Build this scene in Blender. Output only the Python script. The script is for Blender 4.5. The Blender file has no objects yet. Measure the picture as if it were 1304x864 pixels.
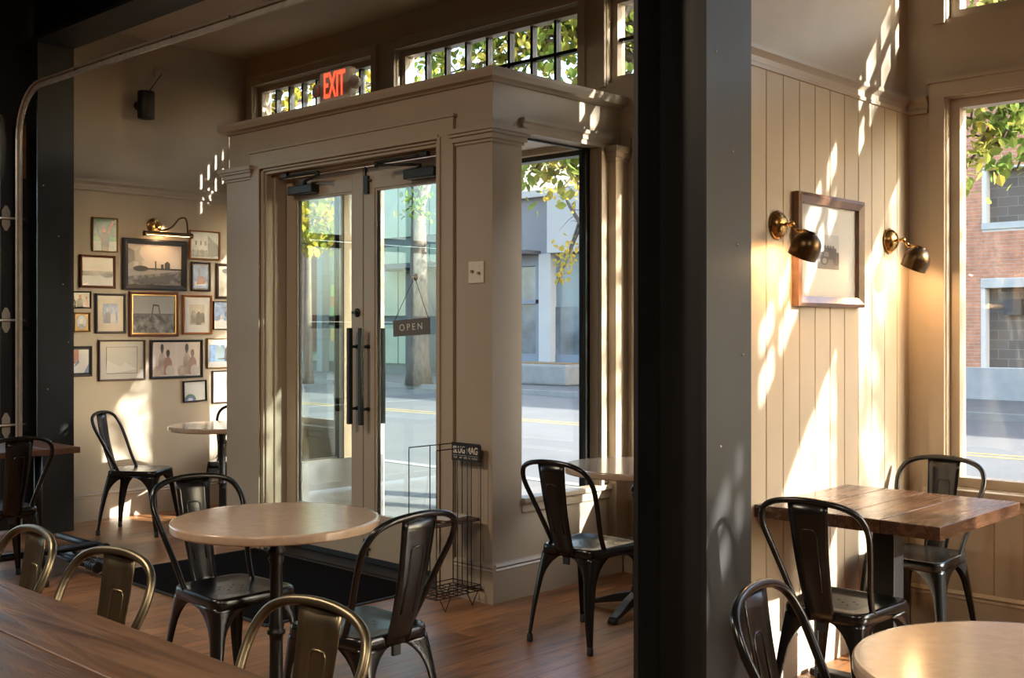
import bpy, bmesh, math, random
from mathutils import Vector, Matrix, noise as mnoise
random.seed(7)
PI = math.pi
SC = bpy.context.scene
COL = SC.collection

# ------------------------------------------------------------------ camera
F_PX, CX, HY, CAMZ = 1430.0, 652.0, 418.0, 1.45
YAW = math.radians(43.4)
FX, FY = -math.sin(YAW), math.cos(YAW)
RX, RY = math.cos(YAW), math.sin(YAW)
cam = bpy.data.cameras.new('camera')
cam.sensor_fit = 'HORIZONTAL'; cam.sensor_width = 36.0
cam.lens = F_PX / 1304.0 * 36.0
cam.shift_y = -(432.0 - HY) / 1304.0
cam.clip_start = 0.05; cam.clip_end = 300
camo = bpy.data.objects.new('camera', cam); COL.objects.link(camo)
camo.location = (0, 0, CAMZ); camo.rotation_euler = (PI/2, 0, YAW)
SC.camera = camo

# ------------------------------------------------------------------ world, sun, exposure
SUN_DIR = Vector((1.0, 0.37, 0.48)).normalized()
w = bpy.data.worlds.new('sky'); SC.world = w; w.use_nodes = True
wn = w.node_tree; wn.nodes.clear()
wo = wn.nodes.new('ShaderNodeOutputWorld'); wb = wn.nodes.new('ShaderNodeBackground')
ws = wn.nodes.new('ShaderNodeTexSky'); ws.sky_type = 'NISHITA'; ws.sun_disc = False
ws.sun_elevation = math.asin(SUN_DIR.z); ws.sun_rotation = math.atan2(SUN_DIR.x, SUN_DIR.y)
ws.air_density = 1.0; ws.dust_density = 2.0; ws.ozone_density = 1.0
wb.inputs['Strength'].default_value = 0.13
wn.links.new(ws.outputs[0], wb.inputs[0]); wn.links.new(wb.outputs[0], wo.inputs[0])

sun = bpy.data.lights.new('sun', 'SUN'); sun.energy = 2.9; sun.angle = math.radians(0.6); sun.color = (1.0, 0.96, 0.89)
suno = bpy.data.objects.new('sun', sun); COL.objects.link(suno)
suno.rotation_euler = SUN_DIR.to_track_quat('Z', 'Y').to_euler(); suno.location = (20, 8, 20)

def area_lamp(name, loc, size, power, color):
    l = bpy.data.lights.new(name, 'AREA'); l.shape = 'SQUARE'; l.size = size; l.energy = power; l.color = color
    o = bpy.data.objects.new(name, l); COL.objects.link(o); o.location = loc
    return o
# added fill lamps, out of view behind and beside the camera, brighten the interior
for lx, ly in ((-5.2, 0.2), (-1.2, -1.2), (2.6, 1.0)):
    area_lamp('ceiling_lamp', (lx, ly, 3.9), 0.6, 12, (1.0, 0.80, 0.60))

vs = SC.view_settings
vs.view_transform = 'Standard'; vs.look = 'None'; vs.gamma = 1.0; vs.exposure = 3.42; vs.use_curve_mapping = False
SC.cycles.use_denoising = True
SC.cycles.max_bounces = 10; SC.cycles.diffuse_bounces = 5; SC.cycles.transparent_max_bounces = 24
SC.cycles.caustics_reflective = False; SC.cycles.caustics_refractive = False
SC.cycles.sample_clamp_indirect = 6.0

# ------------------------------------------------------------------ pixel helpers (1304 x 864 frame)
def rdir(u):
    t = (u - CX) / F_PX
    return FX + t*RX, FY + t*RY
def onX(u, v, X):
    a, b = rdir(u); d = X / a
    return Vector((X, d*b, CAMZ + (HY - v)/F_PX*d))
def onY(u, v, Y):
    a, b = rdir(u); d = Y / b
    return Vector((d*a, Y, CAMZ + (HY - v)/F_PX*d))
def onZ(u, v, Z):
    a, b = rdir(u); d = (CAMZ - Z)*F_PX/(v - HY)
    return Vector((d*a, d*b, Z))
def proj(p):
    d = p[0]*FX + p[1]*FY
    if d < 0.05: return None
    return CX + F_PX*(p[0]*RX + p[1]*RY)/d, HY + F_PX*(CAMZ - p[2])/d, d

# ------------------------------------------------------------------ materials
MATS = {}
def srgb(r, g, b):
    f = lambda c: (c/255/12.92) if c/255 <= 0.04045 else ((c/255+0.055)/1.055)**2.4
    return (f(r), f(g), f(b))
def nmat(name):
    m = bpy.data.materials.new(name); m.use_nodes = True
    n = m.node_tree; bs = n.nodes['Principled BSDF']
    return m, n, bs
def mat(name, col, rough=0.5, metal=0.0, var=0.0, scale=8.0, bump=0.0, bscale=60.0, stretch=(1, 1, 1), coat=0.0, world=False, spec=None, rvar=0.0):
    if name in MATS: return MATS[name]
    m, n, bs = nmat(name)
    bs.inputs['Base Color'].default_value = (*col, 1); bs.inputs['Roughness'].default_value = rough
    bs.inputs['Metallic'].default_value = metal
    if coat: bs.inputs['Coat Weight'].default_value = coat; bs.inputs['Coat Roughness'].default_value = 0.15
    if spec is not None: bs.inputs['Specular IOR Level'].default_value = spec
    if var or bump or rvar:
        tc = n.nodes.new('ShaderNodeNewGeometry') if world else n.nodes.new('ShaderNodeTexCoord')
        mp = n.nodes.new('ShaderNodeMapping'); mp.inputs['Scale'].default_value = stretch
        n.links.new(tc.outputs['Position' if world else 'Object'], mp.inputs['Vector'])
    if var or rvar:
        nz = n.nodes.new('ShaderNodeTexNoise'); nz.inputs['Scale'].default_value = scale; nz.inputs['Detail'].default_value = 5; nz.inputs['Roughness'].default_value = 0.6
        n.links.new(mp.outputs[0], nz.inputs['Vector'])
    if var:
        rp = n.nodes.new('ShaderNodeValToRGB'); rp.color_ramp.elements[0].position = 0.3; rp.color_ramp.elements[1].position = 0.7
        rp.color_ramp.elements[0].color = (*[c*(1-var) for c in col], 1)
        rp.color_ramp.elements[1].color = (*[min(1, c*(1+var)) for c in col], 1)
        n.links.new(nz.outputs[0], rp.inputs[0]); n.links.new(rp.outputs[0], bs.inputs['Base Color'])
    if rvar:
        mr = n.nodes.new('ShaderNodeMapRange'); mr.inputs['To Min'].default_value = max(0.03, rough-rvar); mr.inputs['To Max'].default_value = rough+rvar
        n.links.new(nz.outputs[0], mr.inputs[0]); n.links.new(mr.outputs[0], bs.inputs['Roughness'])
    if bump:
        nb = n.nodes.new('ShaderNodeTexNoise'); nb.inputs['Scale'].default_value = bscale; nb.inputs['Detail'].default_value = 4
        n.links.new(mp.outputs[0], nb.inputs['Vector'])
        b = n.nodes.new('ShaderNodeBump'); b.inputs['Strength'].default_value = bump; b.inputs['Distance'].default_value = 0.01
        n.links.new(nb.outputs[0], b.inputs['Height']); n.links.new(b.outputs[0], bs.inputs['Normal'])
    MATS[name] = m
    return m
def flat(col, rough=0.45):
    col = tuple(c*0.85 if c > 0.3 else c*0.6 for c in col)
    k = 'print_%.3f_%.3f_%.3f' % col
    return mat(k, col, rough)
def wood(name, c0, c1, rough=0.35, axis=1, rand=0.0, fine=1.0, bump=0.15, coat=0.0):
    """streaked wood in world space, grain along axis; rand: colour offset per object"""
    if name in MATS: return MATS[name]
    m, n, bs = nmat(name); L = n.links
    g = n.nodes.new('ShaderNodeNewGeometry'); oi = n.nodes.new('ShaderNodeObjectInfo')
    sc = [9.0*fine]*3; sc[axis] = 0.9*fine
    mp = n.nodes.new('ShaderNodeMapping'); mp.inputs['Scale'].default_value = sc
    ad = n.nodes.new('ShaderNodeVectorMath'); ad.operation = 'MULTIPLY_ADD'
    cb = n.nodes.new('ShaderNodeCombineXYZ')
    for i in range(3): L.new(oi.outputs['Random'], cb.inputs[i])
    ad.inputs[1].default_value = (37, 37, 37); L.new(cb.outputs[0], ad.inputs[0]); L.new(g.outputs['Position'], ad.inputs[2])
    L.new(ad.outputs[0], mp.inputs['Vector'])
    nz = n.nodes.new('ShaderNodeTexNoise'); nz.inputs['Scale'].default_value = 1.6; nz.inputs['Detail'].default_value = 7; nz.inputs['Roughness'].default_value = 0.62; nz.inputs['Distortion'].default_value = 1.4
    L.new(mp.outputs[0], nz.inputs['Vector'])
    rp = n.nodes.new('ShaderNodeValToRGB'); e = rp.color_ramp.elements
    e[0].position = 0.28; e[0].color = (*c0, 1); e[1].position = 0.72; e[1].color = (*c1, 1)
    L.new(nz.outputs[0], rp.inputs[0])
    hv = n.nodes.new('ShaderNodeHueSaturation'); mr = n.nodes.new('ShaderNodeMapRange')
    mr.inputs['To Min'].default_value = 1-rand; mr.inputs['To Max'].default_value = 1+rand
    L.new(oi.outputs['Random'], mr.inputs[0]); L.new(mr.outputs[0], hv.inputs['Value']); L.new(rp.outputs[0], hv.inputs['Color'])
    L.new(hv.outputs[0], bs.inputs['Base Color'])
    rr = n.nodes.new('ShaderNodeMapRange'); rr.inputs['To Min'].default_value = rough-0.08; rr.inputs['To Max'].default_value = rough+0.14
    L.new(nz.outputs[0], rr.inputs[0]); L.new(rr.outputs[0], bs.inputs['Roughness'])
    b = n.nodes.new('ShaderNodeBump'); b.inputs['Strength'].default_value = bump; b.inputs['Distance'].default_value = 0.006
    L.new(nz.outputs[0], b.inputs['Height']); L.new(b.outputs[0], bs.inputs['Normal'])
    if coat: bs.inputs['Coat Weight'].default_value = coat; bs.inputs['Coat Roughness'].default_value = 0.2
    MATS[name] = m
    return m
def glass(name='window_glass', tint=(0.97, 0.985, 0.975), base=0.035, gain=0.5):
    if name in MATS: return MATS[name]
    m = bpy.data.materials.new(name); m.use_nodes = True; n = m.node_tree; n.nodes.clear(); L = n.links
    o = n.nodes.new('ShaderNodeOutputMaterial'); mx = n.nodes.new('ShaderNodeMixShader')
    tr = n.nodes.new('ShaderNodeBsdfTransparent'); tr.inputs[0].default_value = (*tint, 1)
    gl = n.nodes.new('ShaderNodeBsdfGlossy'); gl.inputs['Roughness'].default_value = 0.0
    lw = n.nodes.new('ShaderNodeLayerWeight'); lw.inputs['Blend'].default_value = 0.5
    pw = n.nodes.new('ShaderNodeMath'); pw.operation = 'POWER'; pw.inputs[1].default_value = 4.0
    ma = n.nodes.new('ShaderNodeMath'); ma.operation = 'MULTIPLY_ADD'; ma.inputs[1].default_value = gain; ma.inputs[2].default_value = base
    L.new(lw.outputs['Facing'], pw.inputs[0]); L.new(pw.outputs[0], ma.inputs[0]); L.new(ma.outputs[0], mx.inputs[0])
    L.new(tr.outputs[0], mx.inputs[1]); L.new(gl.outputs[0], mx.inputs[2]); L.new(mx.outputs[0], o.inputs[0])
    MATS[name] = m
    return m
def emit(name, col, strength):
    if name in MATS: return MATS[name]
    m, n, bs = nmat(name)
    bs.inputs['Base Color'].default_value = (*col, 1); bs.inputs['Emission Color'].default_value = (*col, 1); bs.inputs['Emission Strength'].default_value = strength
    MATS[name] = m
    return m
def leafmat(name, c0, c1):
    if name in MATS: return MATS[name]
    m = bpy.data.materials.new(name); m.use_nodes = True; n = m.node_tree; n.nodes.clear(); L = n.links
    o = n.nodes.new('ShaderNodeOutputMaterial'); mx = n.nodes.new('ShaderNodeMixShader'); mx.inputs[0].default_value = 0.55
    g = n.nodes.new('ShaderNodeNewGeometry')
    nz = n.nodes.new('ShaderNodeTexNoise'); nz.inputs['Scale'].default_value = 3.1; nz.inputs['Detail'].default_value = 3
    L.new(g.outputs['Position'], nz.inputs['Vector'])
    rp = n.nodes.new('ShaderNodeValToRGB'); e = rp.color_ramp.elements
    e[0].position = 0.42; e[0].color = (*c0, 1); e[1].position = 0.64; e[1].color = (*c1, 1)
    L.new(nz.outputs[0], rp.inputs[0])
    df = n.nodes.new('ShaderNodeBsdfDiffuse'); tl = n.nodes.new('ShaderNodeBsdfTranslucent')
    L.new(rp.outputs[0], df.inputs[0]); L.new(rp.outputs[0], tl.inputs[0])
    L.new(df.outputs[0], mx.inputs[1]); L.new(tl.outputs[0], mx.inputs[2]); L.new(mx.outputs[0], o.inputs[0])
    MATS[name] = m
    return m

PAINT = mat('taupe_paint', (0.40, 0.33, 0.245), 0.5, var=0.05, scale=2.5, bump=0.05, bscale=220, world=True)
TRIM = mat('taupe_trim_paint', (0.41, 0.34, 0.255), 0.38, var=0.03, scale=3, world=True)
CEILP = mat('tan_ceiling_paint', (0.38, 0.30, 0.21), 0.7, var=0.05, scale=1.5, world=True)
DARKP = mat('black_ceiling_paint', (0.018, 0.015, 0.013), 0.7, var=0.4, scale=2, world=True)
STEEL = mat('mill_scale_steel', (0.016, 0.0165, 0.017), 0.5, 0.15, var=0.45, scale=3.0, bump=0.08, bscale=25, stretch=(1, 1, 0.25), world=True, rvar=0.12)
CHAIRM = mat('black_lacquered_metal', (0.007, 0.007, 0.007), 0.24, 0.0, spec=0.5)
GUNM = mat('brushed_gunmetal', (0.19, 0.16, 0.105), 0.36, 0.95, var=0.35, scale=12, stretch=(1, 1, 0.3), rvar=0.08)
IRON = mat('black_cast_iron', (0.014, 0.013, 0.013), 0.4, 0.3, bump=0.1, bscale=60)
BLACK = mat('black_plastic', (0.012, 0.012, 0.012), 0.45)
RUBBER = mat('black_rubber', (0.015, 0.015, 0.015), 0.75)
STONE = mat('tan_stone', (0.46, 0.345, 0.255), 0.16, var=0.09, scale=30, coat=0.3)
FLOORW = wood('floor_wood', (0.06, 0.023, 0.008), (0.42, 0.19, 0.075), 0.34, axis=1, rand=0.22, fine=1.0, bump=0.12)
TABLEW = wood('walnut_table_wood', (0.03, 0.012, 0.006), (0.115, 0.054, 0.028), 0.24, axis=1, rand=0.18, fine=1.1, bump=0.1, coat=0.25)
BARW = wood('rough_bar_wood', (0.022, 0.010, 0.005), (0.20, 0.105, 0.052), 0.36, axis=0, rand=0.2, fine=1.0, bump=0.5)
SMALLW = wood('dark_table_wood', (0.05, 0.022, 0.013), (0.16, 0.075, 0.045), 0.3, axis=0, rand=0.15)
BRASS = mat('aged_brass', (0.42, 0.245, 0.085), 0.27, 1.0, var=0.3, scale=18, rvar=0.1)
BRASSD = mat('dark_bronze', (0.10, 0.062, 0.03), 0.33, 1.0, var=0.3, scale=20)
GLASS = glass()
SMOKED = glass('smoked_glass', (0.62, 0.62, 0.60), 0.05, 0.5)
DGLASS = glass('door_glass', (0.90, 0.955, 0.925), 0.10, 0.6)
WHITE = mat('white_plastic', (0.72, 0.68, 0.6), 0.4)
PAPER = mat('white_paper', (0.75, 0.73, 0.68), 0.6)
GALV = mat('galvanised_steel', (0.50, 0.47, 0.43), 0.38, 0.45, var=0.15, scale=15)
BF = mat('black_aluminium', (0.013, 0.014, 0.015), 0.35, 0.4)
MAT_FIBRE = mat('black_mat_fibre', (0.012, 0.012, 0.013), 0.95, var=0.5, scale=90, bump=0.6, bscale=300, spec=0.0)

# ------------------------------------------------------------------ mesh builder
class MB:
    def __init__(s): s.v = []; s.f = []; s.m = []; s.sm = []; s.cur = 0; s.smooth = False
    def add(s, vs, fs, smooth=None):
        b = len(s.v); s.v += [tuple(v) for v in vs]
        for f in fs:
            s.f.append(tuple(i+b for i in f)); s.m.append(s.cur); s.sm.append(s.smooth if smooth is None else smooth)
        return s
    def box(s, x0, x1, y0, y1, z0, z1):
        x0, x1 = min(x0, x1), max(x0, x1); y0, y1 = min(y0, y1), max(y0, y1); z0, z1 = min(z0, z1), max(z0, z1)
        return s.add([(x0,y0,z0),(x1,y0,z0),(x1,y1,z0),(x0,y1,z0),(x0,y0,z1),(x1,y0,z1),(x1,y1,z1),(x0,y1,z1)],
                     [(0,3,2,1),(4,5,6,7),(0,1,5,4),(1,2,6,5),(2,3,7,6),(3,0,4,7)], False)
    def tube(s, pts, r, seg=10, cap=True, closed=False):
        pts = [Vector(p) for p in pts]; n = len(pts)
        rs = r if isinstance(r, (list, tuple)) else [r]*n
        vs = []; up = None
        for i, p in enumerate(pts):
            a = pts[(i-1) % n] if (i or closed) else pts[0]; c = pts[(i+1) % n] if (i < n-1 or closed) else pts[-1]
            t = (c-a)
            if t.length < 1e-9: t = Vector((0,0,1))
            t.normalize()
            if up is None:
                up = Vector((0,0,1)) if abs(t.z) < 0.9 else Vector((1,0,0))
            x = t.cross(up)
            if x.length < 1e-6: x = t.orthogonal()
            x.normalize(); up = x.cross(t).normalized()
            for k in range(seg):
                an = 2*PI*k/seg
                vs.append(p + (x*math.cos(an) + up*math.sin(an))*rs[i])
        fs = []
        for i in range(n if closed else n-1):
            j = (i+1) % n
            for k in range(seg):
                k2 = (k+1) % seg
                fs.append((i*seg+k, i*seg+k2, j*seg+k2, j*seg+k))
        s.add(vs, fs, True)
        if cap and not closed:
            b = len(s.v)-n*seg
            s.f += [tuple(b+k for k in reversed(range(seg))), tuple(b+(n-1)*seg+k for k in range(seg))]; s.m += [s.cur]*2; s.sm += [False]*2
        return s
    def lathe(s, prof, seg=32, origin=(0,0,0), axis=(0,0,1), smooth=True):
        """profile of (r, h) revolved about axis"""
        q = Vector(axis).normalized().to_track_quat('Z', 'Y'); o = Vector(origin)
        vs = []
        for r, h in prof:
            for k in range(seg):
                a = 2*PI*k/seg
                vs.append(o + q @ Vector((r*math.cos(a), r*math.sin(a), h)))
        fs = []
        for i in range(len(prof)-1):
            for k in range(seg):
                k2 = (k+1) % seg
                fs.append((i*seg+k, i*seg+k2, (i+1)*seg+k2, (i+1)*seg+k))
        s.add(vs, fs, smooth)
        b = len(s.v)-len(prof)*seg
        if prof[0][0] > 1e-5: s.f.append(tuple(b+k for k in reversed(range(seg)))); s.m.append(s.cur); s.sm.append(False)
        if prof[-1][0] > 1e-5: s.f.append(tuple(b+(len(prof)-1)*seg+k for k in range(seg))); s.m.append(s.cur); s.sm.append(False)
        return s
    def prism(s, poly, fn, d0, d1):
        """poly: 2D points; fn(a,b,d)->3D ; extruded from d0 to d1"""
        n = len(poly)
        vs = [fn(a, b, d0) for a, b in poly] + [fn(a, b, d1) for a, b in poly]
        fs = [tuple(reversed(range(n))), tuple(range(n, 2*n))] + [(i, (i+1) % n, (i+1) % n+n, i+n) for i in range(n)]
        return s.add(vs, fs, False)
    def build(s, name, mats, parent=None, bevel=0.0, fixn=True):
        me = bpy.data.meshes.new(name)
        me.from_pydata(s.v, [], s.f)
        for mm in (mats if isinstance(mats, (list, tuple)) else [mats]): me.materials.append(mm)
        me.polygons.foreach_set('material_index', s.m); me.polygons.foreach_set('use_smooth', s.sm)
        if fixn or bevel:
            bm = bmesh.new(); bm.from_mesh(me)
            bmesh.ops.remove_doubles(bm, verts=bm.verts, dist=1e-6)
            bmesh.ops.recalc_face_normals(bm, faces=bm.faces)
            if bevel:
                ed = [e for e in bm.edges if len(e.link_faces) == 2 and e.calc_face_angle(0) > 0.6]
                bmesh.ops.bevel(bm, geom=ed, offset=bevel, segments=2, affect='EDGES', profile=0.5, clamp_overlap=True)
            bm.to_mesh(me); bm.free()
        me.update()
        o = bpy.data.objects.new(name, me); COL.objects.link(o)
        if parent is not None: o.parent = parent
        return o
def B(name, m, parent, *boxes, bevel=0.0):
    mb = MB()
    for b in boxes: mb.box(*b)
    return mb.build(name, m, parent, bevel=bevel, fixn=bool(bevel))
def empty(name, loc=(0,0,0), rz=0.0):
    o = bpy.data.objects.new(name, None); COL.objects.link(o); o.location = loc; o.rotation_euler = (0,0,rz); o.empty_display_size = 0.1
    return o
def tag(o, label=None, cat=None, group=None, kind=None):
    if label: o['label'] = label
    if cat: o['category'] = cat
    if group: o['group'] = group
    if kind: o['kind'] = kind
    return o
def copy_tree(o, parent=None, loc=None, rz=None):
    c = o.copy(); COL.objects.link(c); c.parent = parent
    if loc is not None: c.location = loc
    if rz is not None: c.rotation_euler = (0,0,rz)
    for ch in [x for x in SC.objects if x.parent == o]: copy_tree(ch, c)
    return c
def text_mesh(name, body, size, m, parent, mtx, extrude=0.001, bold=0.0, align='CENTER', spacing=1.0, width=None):
    cu = bpy.data.curves.new(name, 'FONT'); cu.body = body; cu.size = size; cu.extrude = extrude; cu.offset = bold
    cu.align_x = align; cu.align_y = 'CENTER'; cu.space_character = spacing
    to = bpy.data.objects.new(name+'_tmp', cu); COL.objects.link(to)
    dg = bpy.context.evaluated_depsgraph_get(); me = bpy.data.meshes.new_from_object(to.evaluated_get(dg))
    bpy.data.objects.remove(to); bpy.data.curves.remove(cu)
    me.name = name
    if width:
        xs = [v.co.x for v in me.vertices]; k = width/(max(xs)-min(xs))
        for v in me.vertices: v.co.x *= k
    me.transform(mtx); me.materials.clear(); me.materials.append(m)
    o = bpy.data.objects.new(name, me); COL.objects.link(o)
    if parent: o.parent = parent
    return o
def mprofile(mb, prof, p0, p1, nrm):
    """extrude a moulding profile [(out, z)] from p0 to p1 on a wall whose outward normal is nrm"""
    p0 = Vector(p0); p1 = Vector(p1); nrm = Vector(nrm); n = len(prof)
    vs = [p0 + nrm*a + Vector((0,0,z)) for a, z in prof] + [p1 + nrm*a + Vector((0,0,z)) for a, z in prof]
    fs = [tuple(range(n)), tuple(range(2*n-1, n-1, -1))] + [(i, (i+1) % n, (i+1) % n+n, i+n) for i in range(n)]
    mb.add(vs, fs, False)

# ================================================================== STRUCTURE
YS, YO = 5.33, 5.50            # storefront inner and outer faces
XL, XP = -8.13, -2.375          # picture wall, panelled wall
VX0, VX1, VY = -6.65, -4.145, 4.233   # entry recess: left, right, front
GRADE = -0.05

def wall_holes(mb, u0, u1, z0, z1, holes, put):
    us = sorted({u0, u1, *[h[0] for h in holes], *[h[1] for h in holes]}); us = [u for u in us if u0 <= u <= u1]
    for a, b in zip(us[:-1], us[1:]):
        c = (a+b)/2; hs = sorted([(h[2], h[3]) for h in holes if h[0] < c < h[1]])
        z = z0
        for h0, h1 in hs:
            if h0 > z: put(a, b, z, h0)
            z = max(z, h1)
        if z < z1: put(a, b, z, z1)

# floor -----------------------------------------------------------
floor = B('floor', mat('subfloor', (0.03, 0.018, 0.01), 0.8), None, (-8.4, 6.2, -5.2, 5.42, -0.14, -0.016))
tag(floor, 'brown worn wood plank floor of the dining room', 'floor', kind='structure')
PW = 0.185
def plank_mesh(L):
    mb = MB(); mb.box(0.0008, PW-0.0008, 0.001, L-0.001, -0.016, 0.0)
    ob = mb.build('plank', FLOORW, None, bevel=0.0); me = ob.data; bpy.data.objects.remove(ob); return me
PMESH = {L: plank_mesh(L) for L in (1.35, 1.8, 2.25, 2.7)}
rest = MB(); i = 0; x = -8.32
while x < 6.1:
    y = -5.1 + random.uniform(-1.2, 0)
    while y < 5.30:
        L = random.choice((1.35, 1.8, 2.25, 2.7)); y1 = y+L
        full = (y >= -5.1 and y1 <= 5.40)
        vis = any((lambda p: p and -150 < p[0] < 1450 and p[1] < 1000)(proj((x+PW/2, yy, 0))) for yy in (y, (y+y1)/2, y1))
        if full and vis and y1 > 0.6:
            o = bpy.data.objects.new('plank', PMESH[L]); COL.objects.link(o); o.location = (x, y, 0); o.parent = floor
        else:
            rest.box(x+0.0008, x+PW-0.0008, max(y, -5.1)+0.001, min(y1, 5.40)-0.001, -0.016, 0.0)
        y = y1
    x += PW
tag(rest.build('plank_remainder', FLOORW, floor, fixn=False), kind='stuff')

# storefront wall ---------------------------------------------------
RW = [(-2.18, -0.455), (-0.395, 1.85), (2.30, 4.0), (4.40, 5.9)]
holes = [(-6.53, -4.265, -1, 2.56), (-7.95, -6.75, 0.69, 2.52), (-3.97, -2.66, 0.69, 2.55)]
holes += [(a, b, 0.69, 2.55) for a, b in RW]
TR = [(-8.0, -6.46), (-6.19, -4.47), (-4.25, -2.66)] + RW
holes += [(a, b, 2.93, 3.46) for a, b in TR]
mb = MB(); wall_holes(mb, -8.45, 6.2, -0.14, 4.3, holes, lambda a, b, z0, z1: mb.box(a, b, YS, YO, z0, z1))
wall_front = mb.build('wall_front', PAINT, None, fixn=False); tag(wall_front, 'taupe painted storefront wall with windows and transoms', 'wall', kind='structure')

def trim_window(n, x0, x1, z0, z1, cols, rows, label, sill=True, frame=TRIM, casing=0.075, cl_=None, cr_=None):
    e = empty('window_%d' % n, ((x0+x1)/2, YS, z0)); tag(e, label, 'window', kind='structure')
    cx, cz = (x0+x1)/2, z0
    def lb(*b): return (b[0]-cx, b[1]-cx, b[2]-YS, b[3]-YS, b[4]-cz, b[5]-cz)
    t = casing; tl_ = t if cl_ is None else cl_; tr_ = t if cr_ is None else cr_
    B('casing', TRIM, e, lb(x0-tl_, x0-0.004, YS-0.022, YS-0.001, z0-0.02, z1+t), lb(x1+0.004, x1+tr_, YS-0.022, YS-0.001, z0-0.02, z1+t),
      lb(x0-0.004, x1+0.004, YS-0.022, YS-0.001, z1+0.004, z1+t), lb(x0-tl_-(0.012 if cl_ is None else 0), x1+tr_+(0.012 if cr_ is None else 0), YS-0.034, YS-0.001, z1+t, z1+t+0.018))
    if sill:
        B('sill', TRIM, e, lb(x0-tl_-(0.02 if cl_ is None else 0), x1+tr_+(0.02 if cr_ is None else 0), YS-0.055, YS-0.001, z0-0.035, z0-0.002), lb(x0-tl_, x1+tr_, YS-0.02, YS-0.001, z0-0.09, z0-0.035), bevel=0.004)
    f = 0.045
    B('frame', frame, e, lb(x0+.001, x0+f, YS+0.045, YS+0.12, z0+.001, z1-.001), lb(x1-f, x1-.001, YS+0.045, YS+0.12, z0+.001, z1-.001),
      lb(x0+f, x1-f, YS+0.045, YS+0.12, z0+.001, z0+f), lb(x0+f, x1-f, YS+0.045, YS+0.12, z1-f, z1-.001))
    xs = [x0+f+(x1-x0-2*f)*k/cols for k in range(cols+1)]; zs = [z0+f+(z1-z0-2*f)*k/rows for k in range(rows+1)]
    mw = 0.011
    for k in range(1, cols): B('muntin', BF, e, lb(xs[k]-mw, xs[k]+mw, YS+0.06, YS+0.105, z0+f, z1-f))
    for k in range(1, rows): B('muntin', BF, e, lb(x0+f, x1-f, YS+0.062, YS+0.103, zs[k]-mw, zs[k]+mw))
    for a in range(cols):
        for b in range(rows):
            B('pane', GLASS, e, lb(xs[a]+(mw if a else 0), xs[a+1]-(mw if a < cols-1 else 0), YS+0.080, YS+0.085, zs[b]+(mw if b else 0), zs[b+1]-(mw if b < rows-1 else 0)))
    return e
trim_window(1, -3.97, -2.66, 0.69, 2.55, 1, 1, 'plain storefront window between the entry and the steel column')
trim_window(13, -7.95, -6.75, 0.69, 2.52, 1, 1, 'plain storefront window left of the entry, beside the picture wall')
for k, (a, b) in enumerate(RW):
    trim_window(2+k, a, b, 0.69, 2.55, 1, 1, ['large storefront window beside the panelled wall, brick building beyond it', 'storefront window second from the panelled wall', 'storefront window third from the panelled wall', 'storefront window farthest right along the front wall'][k], cl_=0.029 if k == 1 else None, cr_=0.029 if k == 0 else None)
tl = ['small-paned transom window behind the exit sign', 'long small-paned transom window above the entry doors', 'transom window beside the large steel column', 'transom window above the storefront window by the panelled wall',
      'transom over the second window from the panelled wall', 'transom over the third window from the panelled wall', 'transom over the rightmost storefront window']
for k, (a, b) in enumerate(TR):
    trim_window(6+k, a, b, 2.93, 3.46, 8 if k in (0, 1) else 4, 2, tl[k], sill=False, casing=0.06, cl_=0.029 if k == 4 else None, cr_=0.029 if k == 3 else None)

# panel boards under the right windows and on the right wall -----------
def vboard(name, m, parent, axis, a0, a1, z0, z1, face, thick, out):
    """one V-grooved board; axis 'x' runs along X on the storefront, 'y' along Y on the panelled wall"""
    g = 0.004
    poly = [(a0, 0), (a0, thick-g), (a0+g, thick), (a1-g, thick), (a1, thick-g), (a1, 0)]
    mb = MB()
    if axis == 'y': mb.prism(poly, lambda a, b, d: (face+b, a, d), z0, z1)
    else: mb.prism(poly, lambda a, b, d: (a, face-b, d), z0, z1)
    return mb.build(name, m, parent)
a = XP+0.016
while a < 1.2:
    vboard('board', PAINT, wall_front, 'x', a+0.0008, min(a+0.135, 1.9)-0.0008, 0.19, 0.597, YS, 0.012, 0); a += 0.135

wall_right = B('wall_right', PAINT, None, (-2.60, XP, 3.70, YS, -0.1, 4.3))
tag(wall_right, 'panelled taupe wall with vertical boards below a picture rail', 'wall', kind='structure')
ys = [5.33-0.004, 5.191]
while ys[-1] > 3.80: ys.append(ys[-1]-0.1335)
ys.append(3.702)
for y1, y0 in zip(ys[:-1], ys[1:]):
    if y1-y0 > 0.02: vboard('board', PAINT, wall_right, 'y', y0+0.0008, y1-0.0008, 0.19, 2.50, XP, 0.012, 0)
RAIL = [(0, 2.49), (0.020, 2.49), (0.020, 2.505), (0.012, 2.512), (0.012, 2.535), (0.022, 2.545), (0.034, 2.555), (0.034, 2.572), (0, 2.572)]
BASEP = [(0, 0.0), (0.024, 0.0), (0.024, 0.165), (0.028, 0.172), (0.022, 0.182), (0.030, 0.192), (0.018, 0.205), (0, 0.21)]
mb = MB(); mprofile(mb, RAIL, (XP, 3.70, 0), (XP, YS-0.036, 0), (1, 0, 0)); mb.build('rail', TRIM, wall_right)
mb = MB(); mprofile(mb, RAIL, (XP+0.001, YS, 0), (-2.268, YS, 0), (0, -1, 0)); mb.build('rail', TRIM, wall_front)
mb = MB(); mprofile(mb, [(a+0.001, z+0.0005) for a, z in BASEP], (XP, 3.70, 0), (XP, YS-0.026, 0), (1, 0, 0)); tag(mb.build('baseboard_right', TRIM), 'moulded baseboard of the panelled wall', 'baseboard', kind='structure')
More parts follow.
